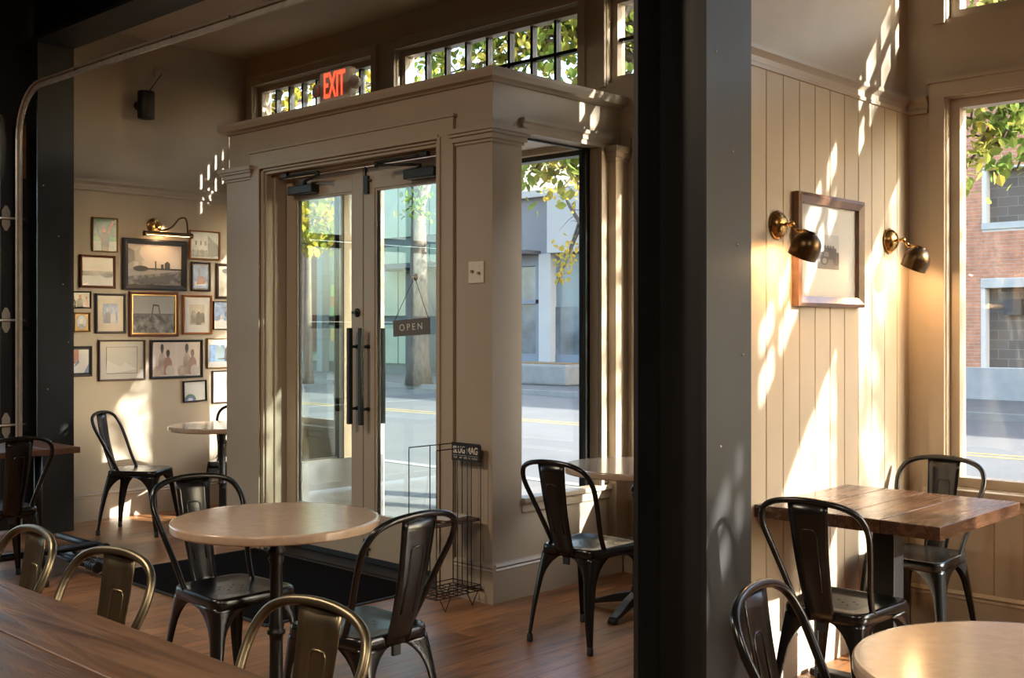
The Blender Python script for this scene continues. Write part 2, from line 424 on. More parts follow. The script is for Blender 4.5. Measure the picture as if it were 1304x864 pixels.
mb = MB(); mprofile(mb, [(a+0.001, z+0.0005) for a, z in BASEP], (XP+0.03, YS, 0), (6.0, YS, 0), (0, -1, 0)); mprofile(mb, [(a+0.001, z+0.0005) for a, z in BASEP], (-4.1, YS, 0), (-2.62, YS, 0), (0, -1, 0)); mprofile(mb, [(a+0.001, z+0.0005) for a, z in BASEP], (-8.1, YS, 0), (-6.7, YS, 0), (0, -1, 0))
tag(mb.build('baseboard_front', TRIM), 'moulded baseboard along the storefront wall', 'baseboard', kind='structure')

# picture wall and the wall with the sectional door ---------------------
wall_left = B('wall_left', PAINT, None, (-8.45, XL, 3.70, YS, -0.1, 4.3)); tag(wall_left, 'taupe wall hung with framed pictures beside the entry', 'wall', kind='structure')
mb = MB(); mprofile(mb, RAIL, (XL, 3.70, 0), (XL, YS, 0), (1, 0, 0)); mb.build('rail', TRIM, wall_left)
mb = MB(); mprofile(mb, [(a+0.001, z+0.0005) for a, z in BASEP], (XL, 3.72, 0), (XL, YS-0.03, 0), (1, 0, 0)); tag(mb.build('baseboard_left', TRIM), 'moulded baseboard below the framed pictures', 'baseboard', kind='structure')
mb = MB(); wall_holes(mb, -5.2, 3.70, -0.14, 4.3, [(0.86, 3.36, -1, 2.98)], lambda a, b, z0, z1: mb.box(-8.45, XL-0.06, a, b, z0, z1))
tag(mb.build('wall_side', DARKP, None, fixn=False), 'black painted side wall around the glazed sectional door', 'wall', kind='structure')
BACKP = mat('dark_brown_paint', (0.07, 0.05, 0.038), 0.6, var=0.1, scale=2, world=True)
tag(B('wall_back', BACKP, None, (-8.45, 6.2, -5.35, -5.2, -0.14, 4.3)), 'dark brown back wall behind the dining room', 'wall', kind='structure')
tag(B('wall_far_right', BACKP, None, (6.2, 6.35, -5.35, YO, -0.14, 4.3)), 'dark brown wall at the far right end of the room', 'wall', kind='structure')
tag(B('ceiling', CEILP, None, (XL, -2.60, 3.70, YS, 3.71, 3.85)), 'tan plaster ceiling of the entry bay', 'ceiling', kind='structure')
tag(B('ceiling_main', DARKP, None, (-8.45, 6.2, -5.2, 3.69, 4.15, 4.3)), 'black painted ceiling over the main room', 'ceiling', kind='structure')
tag(B('ceiling_right', CEILP, None, (XP, 6.2, 3.70, YS, 3.9, 4.05)), 'tan plaster ceiling of the right bay', 'ceiling', kind='structure')
tag(B('roof_slab', DARKP, None, (-8.45, 6.35, -5.35, YO, 4.3, 4.45)), 'flat roof slab above the dining room', 'roof', kind='structure')

# steel columns and beam --------------------------------------------
def column(label, x0, x1, y0, y1):
    e = empty('steel_column', ((x0+x1)/2, (y0+y1)/2, 0)); tag(e, label, 'column')
    hx, hy = (x1-x0)/2, (y1-y0)/2; ft = 0.02
    B('flange', STEEL, e, (-hx, -hx+ft, -hy, hy, 0.001, 3.448)); B('flange', STEEL, e, (hx-ft, hx, -hy, hy, 0.001, 3.448))
    B('web', STEEL, e, (-hx+ft, hx-ft, -0.009, 0.009, 0.001, 3.448))
    for (yy, z) in ((0.05, 1.76), (-0.06, 1.02), (0.09, 1.35), (0.02, 2.1), (-0.09, 2.45)):
        mb = MB(); mb.lathe([(0.0045, 0), (0.0045, 0.003), (0.001, 0.005)], 10, (hx, yy, z), (1, 0, 0)); mb.build('screw', GALV, e)
    return e
column('large black steel column in the foreground right of the entry', -2.575, -2.25, 3.39, 3.69)
column('black steel column at the left beside the picture wall', -8.10, -7.79, 3.42, 3.68)
e = empty('steel_beam', (-4, 3.54, 3.45)); tag(e, 'black steel beam spanning between the two columns overhead', 'beam')
B('bottom_flange', STEEL, e, (-4.1, 10.1, -0.15, 0.15, 0, 0.025)); B('top_flange', STEEL, e, (-4.1, 10.1, -0.15, 0.15, 0.64, 0.665)); B('web', STEEL, e, (-4.1, 10.1, -0.01, 0.01, 0.025, 0.64))

# sectional glazed door, its track ------------------------------------
gd = empty('sectional_door', (-8.02, 3.34, 0)); tag(gd, 'glazed sectional door in black frame at the far left edge', 'door')
zs = [0.02, 0.764, 1.505, 2.224, 2.95]
for k in range(4):
    z0, z1 = zs[k]+0.004, zs[k+1]-0.004
    fr = B('section_frame', mat('black_door_frame', (0.015, 0.015, 0.016), 0.4), gd, (-0.045, 0, -0.085, 0, z0, z1), (-0.045, 0, -2.47, -2.39, z0, z1), (-0.045, 0, -2.39, -0.085, z0, z0+0.055), (-0.045, 0, -2.39, -0.085, z1-0.055, z1),
      *[(-0.045, 0, -0.085-0.768*j-0.03, -0.085-0.768*j+0.03, z0+0.055, z1-0.055) for j in range(1, 3)])
    for j in range(3):
        B('pane', SMOKED, gd, (-0.025, -0.020, -0.085-0.768*j-0.768+0.03, -0.085-0.768*j-(0.03 if j else 0), z0+0.055, z1-0.055))
for zc in (2.224, 1.505, 0.764):
    mb = MB()
    for sgn in (1, -1):
        mb.prism([(-0.028, 0.012), (0.028, 0.012), (0.028, 0.05), (0.008, 0.088), (-0.008, 0.088), (-0.028, 0.05)], lambda a, b, d: (d, -0.045+a, zc+sgn*b), 0.001, 0.006)
    h = mb.build('hinge', GALV, gd)
    mb = MB(); mb.tube([(0.008, -0.085, zc), (0.008, 0.09, zc)], 0.009, 10); mb.build('roller_shaft', GALV, gd)
tk = empty('door_track', (-7.93, 3.362, 0)); tag(tk, 'curved galvanised door track rising along the left column and running overhead', 'track')
path = [(0, 0.02)] + [(0, z) for z in (1.0, 2.0, 2.78)]
for k in range(1, 9):
    a = PI/2*k/8; path.append((0.34-0.34*math.cos(a), 2.78+0.34*math.sin(a)))
path += [(1.5, 3.12), (2.5, 3.11), (4.1, 3.10)]
prof = [(-0.026, 0.0), (0.026, 0.0), (0.026, 0.022), (0.018, 0.030), (0.012, 0.022), (0.018, 0.006), (-0.018, 0.006), (-0.018, 0.016), (-0.026, 0.016)]
vs = []; fs = []
for i, (px, pz) in enumerate(path):
    a = path[max(0, i-1)]; b = path[min(len(path)-1, i+1)]
    t = Vector((b[0]-a[0], b[1]-a[1])).normalized(); nn = Vector((-t.y, t.x))
    for (s, h) in prof:
        vs.append((px+nn.x*s, -h, pz+nn.y*s))
n = len(prof)
for i in range(len(path)-1):
    for k in range(n): fs.append((i*n+k, i*n+(k+1) % n, (i+1)*n+(k+1) % n, (i+1)*n+k))
mb = MB(); mb.add(vs, fs + [tuple(range(n)), tuple(range(len(vs)-n, len(vs)))], False); mb.build('rail', GALV, tk)
for px in (0.9, 1.5, 2.1, 2.7, 3.3):
    mb = MB(); mb.lathe([(0.006, 0), (0.006, 0.004)], 10, (px, -0.0305, 3.12), (0, -1, 0)); mb.build('bolt', BLACK, tk)
B('bracket', mat('rusty_iron', (0.16, 0.075, 0.035), 0.6, 0.4, var=0.4, scale=12), tk, (-0.05, 0.03, 0.002, 0.024, 2.5, 2.9))

# ------------------------------------------------------------------ entry recess
wv = empty('wall_vestibule'); tag(wv, 'taupe panelled entry enclosure with double doors, pilasters and cornice', 'entry', kind='structure')
DX0, DX1 = -6.235, -4.565       # door opening
ZT = 2.82
B('front_wall', PAINT, wv, (VX0, DX0-0.02, VY, VY+0.214, 0, 2.765), (DX1+0.02, VX1, VY, VY+0.214, 0, 2.765), (DX0-0.02, DX1+0.02, VY, VY+0.214, 2.50, 2.765))
B('side_wall', PAINT, wv, (-4.265, VX1, VY+0.214, 4.447, 0, 2.765), (-4.265, VX1, 4.447, 5.12, 0, 0.50), (-4.265, VX1, 4.447, 5.12, 2.51, 2.765), (-4.265, VX1, 5.12, YS-0.001, 0, 2.765))
B('side_wall', PAINT, wv, (VX0, VX0+0.12, VY+0.214, 4.447, 0, 2.765), (VX0, VX0+0.12, 4.447, 5.12, 0, 0.50), (VX0, VX0+0.12, 4.447, 5.12, 2.51, 2.765), (VX0, VX0+0.12, 5.12, YS-0.001, 0, 2.765))
B('roof', PAINT, wv, (VX0, VX1, VY, YS-0.001, 2.765, 2.80))
B('soffit', mat('white_soffit', (0.62, 0.6, 0.57), 0.6), wv, (VX0+0.12, -4.265, VY+0.214, YO, 2.60, 2.66))
B('threshold_slab', mat('entry_concrete', (0.20, 0.19, 0.18), 0.7, var=0.2, scale=6), wv, (VX0+0.12, -4.265, VY+0.20, YO+0.2, -0.14, -0.012))
B('kick_panel', mat('slate_panel', (0.05, 0.05, 0.052), 0.6), wv, (VX0+0.1205, VX0+0.135, VY+0.23, YO-0.02, 0.0, 0.50))
# cornice
CORN = [(0, 2.755), (0.012, 2.755), (0.022, 2.765), (0.050, 2.772), (0.055, 2.785), (0.060, 2.80), (0.062, 2.82), (0, 2.82)]
mb = MB()
def mitre(prof, z_add=0.0):
    pts = []
    n = len(prof)
    rows = []
    for (cx, cy, sx, sy) in ((VX0, YS-0.002, -1, 0), (VX0, VY, -1, -1), (VX1, VY, 1, -1), (VX1, YS-0.002, 1, 0)):
        rows.append([(cx+sx*a, cy+sy*a, z) for a, z in prof])
    vs = [p for r in rows for p in r]; fs = [tuple(range(n)), tuple(range(3*n, 4*n))]
    for r in range(3):
        for k in range(n): fs.append((r*n+k, r*n+(k+1) % n, (r+1)*n+(k+1) % n, (r+1)*n+k))
    mb.add(vs, fs, False)
mitre(CORN); mb.build('cornice', TRIM, wv)
# pilasters with capitals and bases
def pil(x0, x1, y0, y1, cap0, cap1):
    B('pilaster', TRIM, wv, (x0, x1, y0, y1, 0.21, 2.44))
    mb = MB()
    for (o, z0, z1) in ((0.010, 2.435, 2.452), (0.022, 2.452, 2.480), (0.034, 2.480, 2.496), (0.044, 2.496, 2.522)):
        mb.box(x0-o*cap0, x1+o*cap1, y0-o, y1+(o if cap1 and y1 > VY+0.05 else 0), z0, z1)
    mb.build('capital', TRIM, wv, fixn=False)
pil(-4.40, VX1+0.012, VY-0.014, 4.447, 1, 1)
pil(VX0-0.012, -6.37, VY-0.014, 4.447, 1, 1)
# base mouldings round the pilasters
mb = MB()
for (p0, p1, nr) in (((-4.40, VY-0.014, 0), (VX1+0.042, VY-0.014, 0), (0, -1, 0)), ((VX1+0.012, VY-0.014, 0), (VX1+0.012, YS-0.03, 0), (1, 0, 0)), ((VX0-0.042, VY-0.014, 0), (-6.37, VY-0.014, 0), (0, -1, 0)), ((VX0-0.012, VY-0.014, 0), (VX0-0.012, YS-0.03, 0), (-1, 0, 0))):
    mprofile(mb, [(a, z+0.0005) for a, z in BASEP], p0, p1, nr)
mb.build('base_moulding', TRIM, wv)
# door casing
for (x0, x1) in ((-6.372, DX0), (DX1, -4.425)):
    s = 1 if x0 < -5.4 else -1
    outer, inner = (x0, x1) if s > 0 else (x1, x0)
    B('casing', TRIM, wv, (outer, inner-s*0.03, VY-0.022, VY-0.0005, 0, 2.60), (inner-s*0.045, inner-s*0.02, VY-0.032, VY-0.022, 0, 2.50), (inner-s*0.03, inner+s*0.004, VY-0.014, VY-0.0005, 0, 2.48), bevel=0.003)
B('casing', TRIM, wv, (-6.342, -4.455, VY-0.0225, VY-0.0005, 2.50, 2.6005), (-6.26, -4.535, VY-0.033, VY-0.022, 2.49, 2.515), (DX0, DX1, VY-0.0145, VY-0.0005, 2.474, 2.50), (-6.385, -4.415, VY-0.03, VY-0.0005, 2.60, 2.618), bevel=0.003)
# jambs
B('jamb', TRIM, wv, (DX0-0.0195, DX0+0.018, VY+0.001, VY+0.205, 0, 2.478), (DX0+0.018, DX0+0.032, VY+0.06, VY+0.145, 0, 2.478), bevel=0.003)
B('jamb', TRIM, wv, (DX1-0.018, DX1+0.0195, VY+0.001, VY+0.205, 0, 2.478), (DX1-0.032, DX1-0.018, VY+0.06, VY+0.145, 0, 2.478), bevel=0.003)
B('head_jamb', TRIM, wv, (DX0+0.018, DX1-0.018, VY+0.001, VY+0.205, 2.455, 2.499), (DX0+0.032, DX1-0.032, VY+0.06, VY+0.145, 2.44, 2.455), bevel=0.003)
B('threshold', mat('dark_threshold', (0.03, 0.028, 0.027), 0.5, 0.5), wv, (DX0, DX1, VY-0.01, VY+0.25, -0.011, 0.012))
# side window trim and glass
HEADP = [(0, 2.51), (0.012, 2.51), (0.012, 2.53), (0.02, 2.54), (0.02, 2.56), (0.032, 2.57), (0.032, 2.59), (0, 2.59)]
mb = MB(); mprofile(mb, HEADP, (VX1, 4.45, 0), (VX1, 5.215, 0), (1, 0, 0)); mb.build('head_moulding', TRIM, wv)
B('sill', TRIM, wv, (VX1-0.05, VX1+0.035, 4.448, 5.215, 0.502, 0.53), (VX1+0.0005, VX1+0.016, 4.448, 5.215, 0.45, 0.502), bevel=0.004)
for sx, xx in ((1, -4.235), (-1, VX0+0.09)):
    B('glazing_frame', BF, wv, (xx-0.025, xx+0.025, 5.08, 5.119, 0.501, 2.509), (xx-0.006, xx+0.006, 4.448, 5.08, 2.497, 2.509), (xx-0.006, xx+0.006, 4.448, 5.08, 0.501, 0.513))
    B('side_pane', GLASS, wv, (xx-0.003, xx+0.003, 4.448, 5.08, 0.513, 2.497))
B('soffit_frame', BF, wv, (VX0+0.13, -4.27, 5.38, 5.46, 2.53, 2.60))
# corner pilaster where the side meets the storefront
B('corner_pilaster', TRIM, wv, (VX1+0.0005, VX1+0.055, 5.215, YS-0.001, 0.21, 2.44)); B('corner_pilaster', TRIM, wv, (VX1+0.0005, VX1+0.02, 5.125, 5.15, 0.53, 2.51))
B('capital', TRIM, wv, (VX1, VX1+0.065, 5.20, YS-0.001, 2.435, 2.455), (VX1, VX1+0.078, 5.187, YS-0.001, 2.455, 2.485), (VX1, VX1+0.09, 5.175, YS-0.001, 2.485, 2.52))
mb = MB(); mprofile(mb, RAIL, (VX1+0.09, YS, 0), (-4.06, YS, 0), (0, -1, 0)); mb.build('rail', TRIM, wall_front)

# door leaves ----------------------------------------------------------
DXC = (DX0+DX1)/2; DY0 = VY+0.148; DT = 0.045
LW = DXC-DX0-0.032-0.004
def leaf(n, left, label):
    hx = DX0+0.0335 if left else DX1-0.0335; s = 1 if left else -1
    e = empty('door_%d' % n, (hx, DY0, 0)); tag(e, label, 'door', kind='structure')
    def bx(a0, a1, y0, y1, z0, z1): return (s*a0, s*a1, y0, y1, z0, z1)
    st = 0.105; top = 2.436; z0 = 0.016
    B('stile', TRIM, e, bx(0.002, st, 0, DT, z0, top), bevel=0.003); B('stile', TRIM, e, bx(LW-st, LW-0.001, 0, DT, z0, top), bevel=0.003)
    B('top_rail', TRIM, e, bx(st, LW-st, 0.0005, DT-0.0005, 2.30, top)); B('bottom_rail', TRIM, e, bx(st, LW-st, 0.0005, DT-0.0005, z0, 0.30))
    B('glazing_bead', TRIM, e, bx(st, st+0.014, 0.006, DT-0.006, 0.30, 2.30), bx(LW-st-0.014, LW-st, 0.006, DT-0.006, 0.30, 2.30), bx(st+0.014, LW-st-0.014, 0.006, DT-0.006, 0.30, 0.314), bx(st+0.014, LW-st-0.014, 0.006, DT-0.006, 2.286, 2.30), bevel=0.002)
    B('gasket', BLACK, e, bx(st+0.014, st+0.020, 0.016, 0.03, 0.314, 2.286), bx(LW-st-0.020, LW-st-0.014, 0.016, 0.03, 0.314, 2.286))
    B('pane', DGLASS, e, bx(st+0.014, LW-st-0.014, 0.020, 0.026, 0.314, 2.286))
    B('kick_rail', BLACK, e, bx(0.004, LW-0.004, -0.006, -0.0005, 0.018, 0.05))
    # long pull bars inside and outside
    for yy, sg in ((-0.062, -1), (DT+0.062, 1)):
        h = B('pull_bar', BLACK, e, bx(LW-0.066, LW-0.038, yy-0.014, yy+0.014, 0.86, 1.45), bevel=0.003)
        for zz in (1.335, 0.955):
            mb = MB(); mb.tube([(s*(LW-0.052), yy+(0.012 if sg < 0 else -0.012), zz), (s*(LW-0.052), 0 if sg < 0 else DT, zz)], 0.009, 10)
            mb.lathe([(0.013, 0), (0.013, 0.012)], 12, (s*(LW-0.052), -0.0125 if sg < 0 else DT, zz), (0, 1, 0)); mb.build('standoff', BLACK, h)
    if left:
        mb = MB(); mb.lathe([(0.026, 0), (0.026, 0.008), (0.018, 0.014)], 20, (s*(LW-0.05), -0.0005, 1.545), (0, -1, 0)); mb.box(s*(LW-0.05)-0.02, s*(LW-0.05)+0.02, -0.034, -0.014, 1.536, 1.554); mb.build('deadbolt', BLACK, e)
    else:
        B('flush_bolt', BLACK, e, bx(LW-0.06, LW-0.02, -0.018, -0.0005, 2.27, 2.38), bx(LW-0.032, LW-0.022, -0.012, -0.0005, 2.38, 2.436), bx(LW-0.085, LW-0.06, -0.015, -0.008, 2.345, 2.355))
        B('flush_bolt', BLACK, e, bx(LW-0.05, LW-0.02, -0.018, -0.0005, 0.06, 0.16), bx(LW-0.075, LW-0.05, -0.015, -0.008, 0.10, 0.11))
    # closer on the hinge side: body on the leaf, folding arm to the head
    c = B('closer', BLACK, e, bx(0.10, 0.36, -0.065, -0.0005, 2.315, 2.372), bevel=0.006)
    mb = MB(); mb.cur = 0
    mb.tube([(s*0.25, -0.035, 2.372), (s*0.25, -0.035, 2.40)], 0.014, 10); mb.tube([(s*0.25, -0.035, 2.395), (s*0.52, -0.13, 2.41)], 0.008, 8); mb.tube([(s*0.52, -0.13, 2.395), (s*0.52, -0.13, 2.428)], 0.012, 10); mb.tube([(s*0.52, -0.13, 2.422), (s*0.14, -0.10, 2.43)], 0.009, 8)
    mb.box(s*0.10, s*0.16, -0.115, -0.085, 2.425, 2.448)
    mb.build('closer_arm', BLACK, c)
    return e
leaf(1, True, 'left leaf of the glazed entry doors, with the deadbolt')
leaf(2, False, 'right leaf of the glazed entry doors, with the hanging sign')

# ------------------------------------------------------------------ outdoors: ground
ASPH = mat('asphalt', (0.085, 0.084, 0.083), 0.85, var=0.12, scale=1.3, bump=0.2, bscale=40, world=True)
CONC = mat('sidewalk_concrete', (0.11, 0.104, 0.096), 0.85, var=0.15, scale=2.0, world=True)
tag(B('street', ASPH, None, (-70, 50, 8.3, 20.0, GRADE-0.3, GRADE-0.12)), 'sunlit asphalt street outside the windows', 'street', kind='structure')
sw = B('sidewalk', CONC, None, (-70, 50, YO+0.21, 8.15, GRADE-0.3, GRADE)); tag(sw, 'concrete sidewalk directly outside the storefront', 'sidewalk', kind='structure')
sf = B('sidewalk_far', CONC, None, (-70, 50, 20.15, 30, GRADE-0.3, GRADE)); tag(sf, 'concrete sidewalk across the street', 'sidewalk', kind='structure')
tag(B('curb', mat('curb_concrete', (0.2, 0.19, 0.175), 0.8, var=0.15, scale=3, world=True), None, (-70, 50, 8.151, 8.299, GRADE-0.3, GRADE+0.005)), 'curb of the near sidewalk', 'curb', kind='structure')
tag(B('curb_far', MATS['curb_concrete'], None, (-70, 50, 20.001, 20.149, GRADE-0.3, GRADE+0.005)), 'curb across the street', 'curb', kind='structure')
for yy in (14.35, 14.65):
    tag(B('road_line', mat('yellow_road_paint', (0.30, 0.20, 0.05), 0.7, var=0.2, scale=4, world=True), None, (-70, 50, yy-0.05, yy+0.05, GRADE-0.12, GRADE-0.117)), 'yellow centre line painted on the street, %s of two' % ('nearer' if yy < 14.5 else 'farther'), 'road line', kind='structure')

# ================================================================== FURNITURE
def catmull(pts, n=6):
    pts = [Vector(p) for p in pts]; out = []
    P = [pts[0]*2-pts[1]] + pts + [pts[-1]*2-pts[-2]]
    for i in range(1, len(P)-2):
        for k in range(n):
            t = k/n; a, b, c, d = P[i-1], P[i], P[i+1], P[i+2]
            out.append(0.5*((2*b)+(c-a)*t+(2*a-5*b+4*c-d)*t*t+(3*b-a-3*c+d)*t**3))
    out.append(pts[-1]); return out
def round_poly(corners, r, seg=6):
    out = []; n = len(corners)
    for i in range(n):
        p = Vector(corners[i]); a = (Vector(corners[i-1])-p).normalized(); b = (Vector(corners[(i+1) % n])-p).normalized()
        p0, p1 = p+a*r, p+b*r
        for k in range(seg+1):
            t = k/seg; out.append(tuple((1-t)**2*p0 + 2*t*(1-t)*p + t*t*p1))
    return out
def seat_mesh(m):
    out = round_poly([(-0.182, 0.185), (-0.152, -0.175), (0.152, -0.175), (0.182, 0.185)], 0.055)
    n = len(out); mb = MB(); mb.smooth = True
    rings = [(0.55, 0.4425), (0.58, 0.4427), (0.80, 0.446), (0.92, 0.450), (0.97, 0.4505), (1.0, 0.446), (1.015, 0.436), (1.02, 0.408), (1.005, 0.408), (0.985, 0.436), (0.95, 0.442), (0.80, 0.441), (0.58, 0.4375), (0.55, 0.4373)]
    vs = [(x*s, y*s, z) for s, z in rings for x, y in out]
    fs = []
    for i in range(len(rings)-1):
        for k in range(n): fs.append((i*n+k, (i+1)*n+k, (i+1)*n+(k+1) % n, i*n+(k+1) % n))
    mb.add(vs, fs, True); mb.add([(x*0.55, y*0.55, 0.4425) for x, y in out], [tuple(range(n))], False); mb.add([(x*0.55, y*0.55, 0.4373) for x, y in out], [tuple(reversed(range(n)))], False)
    return mb.build('seat', m)
def drill(o, holes, r, z0, z1):
    mb = MB()
    for x, y in holes: mb.lathe([(r, z0), (r, z1)], 10, (x, y, 0), (0, 0, 1), smooth=False)
    c = mb.build('drill_bit', BLACK)
    md = o.modifiers.new('holes', 'BOOLEAN'); md.object = c; md.operation = 'DIFFERENCE'; md.solver = 'EXACT'
    dg = bpy.context.evaluated_depsgraph_get(); me = bpy.data.meshes.new_from_object(o.evaluated_get(dg))
    o.modifiers.clear(); o.data = me; bpy.data.objects.remove(c)
def make_chair(name, m):
    e = empty(name)
    st = seat_mesh(m); drill(st, [(0, 0.0), (0.03, 0.03), (-0.03, 0.03), (0.03, -0.03), (-0.03, -0.03), (0.055, 0), (-0.055, 0)], 0.0055, 0.40, 0.47); st.parent = e
    for sx in (-1, 1):
        for sy in (1, -1):
            top = Vector((sx*(0.180 if sy > 0 else 0.152), 0.180 if sy > 0 else -0.172)); foot = Vector((sx*(0.212 if sy > 0 else 0.185), 0.222 if sy > 0 else -0.232))
            N = 14; rows = []
            for i in range(N+1):
                s = i/N; s = s**1.25; z = 0.415 + (0.022-0.415)*s
                c = top.lerp(foot, s)
                if sy < 0: c.y -= 0.012*math.sin(PI*s)
                hsx = abs(c.x)-0.0015; hsy = 0.174
                wb = 0.050-0.032*s
                if s < 0.30:
                    q = 1-s/0.30; f = 1-math.sqrt(max(0, 1-q*q))
                    wx = wb+(hsx-wb)*f; wy = wb+(hsy-wb)*f
                else: wx = wy = wb
                r = min(0.026, wx*0.7)
                pts = [(-sx*wx, 0), (-sx*r, 0), (-sx*r*0.3, -sy*r*0.3*0.45), (-sx*r*0.12, -sy*r*0.45), (0, -sy*r), (0, -sy*wy)]
                rows.append(([(c.x+a, c.y+b, z) for a, b in pts], [(c.x+a-sx*0.004, c.y+b-sy*0.004, z) for a, b in pts]))
            mb = MB(); K = 6; vs = []
            for o_, i_ in rows: vs += o_ + list(reversed(i_))
            fs = []
            for i in range(N):
                for k in range(2*K): fs.append((i*2*K+k, i*2*K+(k+1) % (2*K), (i+1)*2*K+(k+1) % (2*K), (i+1)*2*K+k))
            fs += [tuple(range(2*K)), tuple(range(N*2*K, N*2*K+2*K))]
            mb.add(vs, fs, True); lg = mb.build('leg', m, e)
            mb = MB(); fc = foot - Vector((sx*0.010, sy*0.010))
            mb.lathe([(0.013, 0.0), (0.015, 0.004), (0.014, 0.034), (0.010, 0.038)], 12, (fc.x, fc.y, 0.0), (0, 0, 1)); mb.build('foot_cap', RUBBER, lg)
    half = [(0.148, -0.075, 0.425), (0.160, -0.125, 0.52), (0.186, -0.185, 0.65), (0.200, -0.232, 0.745), (0.180, -0.262, 0.805), (0.130, -0.278, 0.834), (0.06, -0.286, 0.846), (0, -0.288, 0.849)]
    full = catmull(half, 5); full = full + [Vector((-p.x, p.y, p.z)) for p in reversed(full[:-1])]
    mb = MB(); mb.tube(full, 0.0115, 10); mb.build('back_hoop', m, e)
    # splat
    def sp(z): t = (z-0.41)/(0.838-0.41); return -0.178 - 0.108*t - 0.016*math.sin(PI*t), 0.052+0.024*t
    mb = MB(); NZ, NX = 10, 6; vs = []
    for side in (0, 1):
        for i in range(NZ+1):
            z = 0.41+(0.838-0.41)*i/NZ; y, hw = sp(z)
            for k in range(NX+1):
                u = -1+2*k/NX; vs.append((u*hw, y-0.010*(1-u*u)+0.006-(0.003 if side else 0), z))
    W = NX+1; H = (NZ+1)*W; fs = []
    for i in range(NZ):
        for k in range(NX):
            q = i*W+k; fs.append((q, q+1, q+W+1, q+W)); fs.append((H+q, H+q+W, H+q+W+1, H+q+1))
    for i in range(NZ): fs += [(i*W, i*W+W, H+i*W+W, H+i*W), (i*W+NX, H+i*W+NX, H+i*W+W+NX, i*W+W+NX)]
    for k in range(NX): fs += [(k, H+k, H+k+1, k+1), (NZ*W+k, NZ*W+k+1, H+NZ*W+k+1, H+NZ*W+k)]
    mb.add(vs, fs, True); s = mb.build('splat', m, e)
    mb = MB(); pth = []
    for (u, z) in [(-0.027, 0.52), (-0.028, 0.60), (-0.029, 0.70), (-0.0285, 0.735), (-0.020, 0.745), (0, 0.7455), (0.020, 0.745), (0.0285, 0.735), (0.029, 0.70), (0.028, 0.60), (0.027, 0.52)]:
        y, hw = sp(z); uu = u/hw; pth.append((u, y-0.010*(1-uu*uu)+0.0045, z))
    mb.tube(pth, 0.0042, 8); mb.build('embossing', m, s)
    B('bumper', RUBBER, e, (-0.016, 0.016, -0.176, -0.164, 0.372, 0.409))
    return e
chairs = [
 # x, y, facing angle (deg, 0 = +Y, 90 = -X), gunmetal?, label
 (-3.343, 4.06, 2, 0, 'black metal chair beside the entry corner, at the round table by the steel column'),
 (-3.79, 2.42, -90, 0, 'black metal chair on the left side of the round table on the doormat'),
 (-2.99, 2.42, 92, 0, 'black metal chair on the right side of the round table, seen from behind'),
 (-7.42, 3.985, -52, 0, 'black metal chair against the wall below the framed pictures'),
 (-6.43, 2.60, 90, 0, 'black metal chair at the small dark wood table by the left column'),
 (-1.95, 3.83, 2, 0, 'black metal chair on the near side of the square wooden table by the panelled wall'),
 (-2.125, 4.885, 180, 0, 'black metal chair under the storefront window, far side of the square wooden table'),
 (-1.10, 2.33, -78, 0, 'black metal chair in the right foreground beside the round stone table'),
 (-7.42, 4.78, -136, 0, 'black metal chair tucked behind the far round table by the picture wall'),
 (-3.345, 1.175, 176, 1, 'gunmetal chair at the far left of the foreground plank table, half out of frame'),
 (-2.815, 1.185, 184, 1, 'gunmetal chair in the middle of the three at the foreground plank table'),
 (-1.985, 1.21, 180, 1, 'gunmetal chair at the foreground plank table, below the round stone table'),
]
proto = {0: make_chair('metal_chair', CHAIRM), 1: make_chair('gunmetal_chair', GUNM)}; used = set()
for (x, y, a, g, lab) in chairs:
    if g in used: o = copy_tree(proto[g], None, (x, y, 0), math.radians(a))
    else: o = proto[g]; o.location = (x, y, 0); o.rotation_euler = (0, 0, math.radians(a)); used.add(g)
    tag(o, lab, 'chair', 'stamped metal cafe chairs')

# round stone tables -------------------------------------------------------
def round_table(x, y, r, label, rz=0.4):
    e = empty('round_table', (x, y, 0), rz); tag(e, label, 'table', 'round stone cafe tables')
    mb = MB(); mb.lathe([(0.0, 0.716), (r-0.02, 0.716), (r-0.006, 0.716), (r-0.001, 0.719), (r, 0.724), (r, 0.742), (r-0.001, 0.747), (r-0.006, 0.75), (r-0.016, 0.75), (0.0, 0.75)], 72); mb.build('tabletop', STONE, e)
    mb = MB(); mb.lathe([(0.0, 0.700), (0.12, 0.700), (0.13, 0.708), (0.13, 0.7155), (0.0, 0.7155)], 24); mb.build('mounting_plate', IRON, e)
    mb = MB(); mb.lathe([(0.045, 0.06), (0.038, 0.10), (0.026, 0.14), (0.024, 0.30), (0.026, 0.32), (0.034, 0.325), (0.034, 0.335), (0.026, 0.34), (0.030, 0.355), (0.024, 0.37), (0.023, 0.58), (0.030, 0.60), (0.024, 0.61), (0.034, 0.622), (0.034, 0.634), (0.024, 0.645), (0.026, 0.67), (0.045, 0.70)], 20); mb.build('column', IRON, e)
    for k in range(4):
        a = PI/2*k; c, s = math.cos(a), math.sin(a); prof = [(0.02, 0.11), (0.12, 0.085), (0.22, 0.048), (0.275, 0.034), (0.295, 0.02), (0.295, 0.002), (0.265, 0.002), (0.255, 0.016), (0.18, 0.03), (0.08, 0.05), (0.02, 0.055)]
        mb = MB(); mb.prism(prof, lambda p, q, d: (c*p-s*d, s*p+c*d, q), -0.022, 0.022); mb.build('foot', IRON, e, bevel=0.004)
    return e
round_table(-3.475, 2.41, 0.38, 'round stone table with black pedestal in front of the entry doors', 0.8)
round_table(-3.47, 4.60, 0.38, 'round stone table half hidden behind the steel column', 0.2)
round_table(-7.10, 4.46, 0.38, 'round stone table below the framed pictures, partly behind the entry', 0.3)
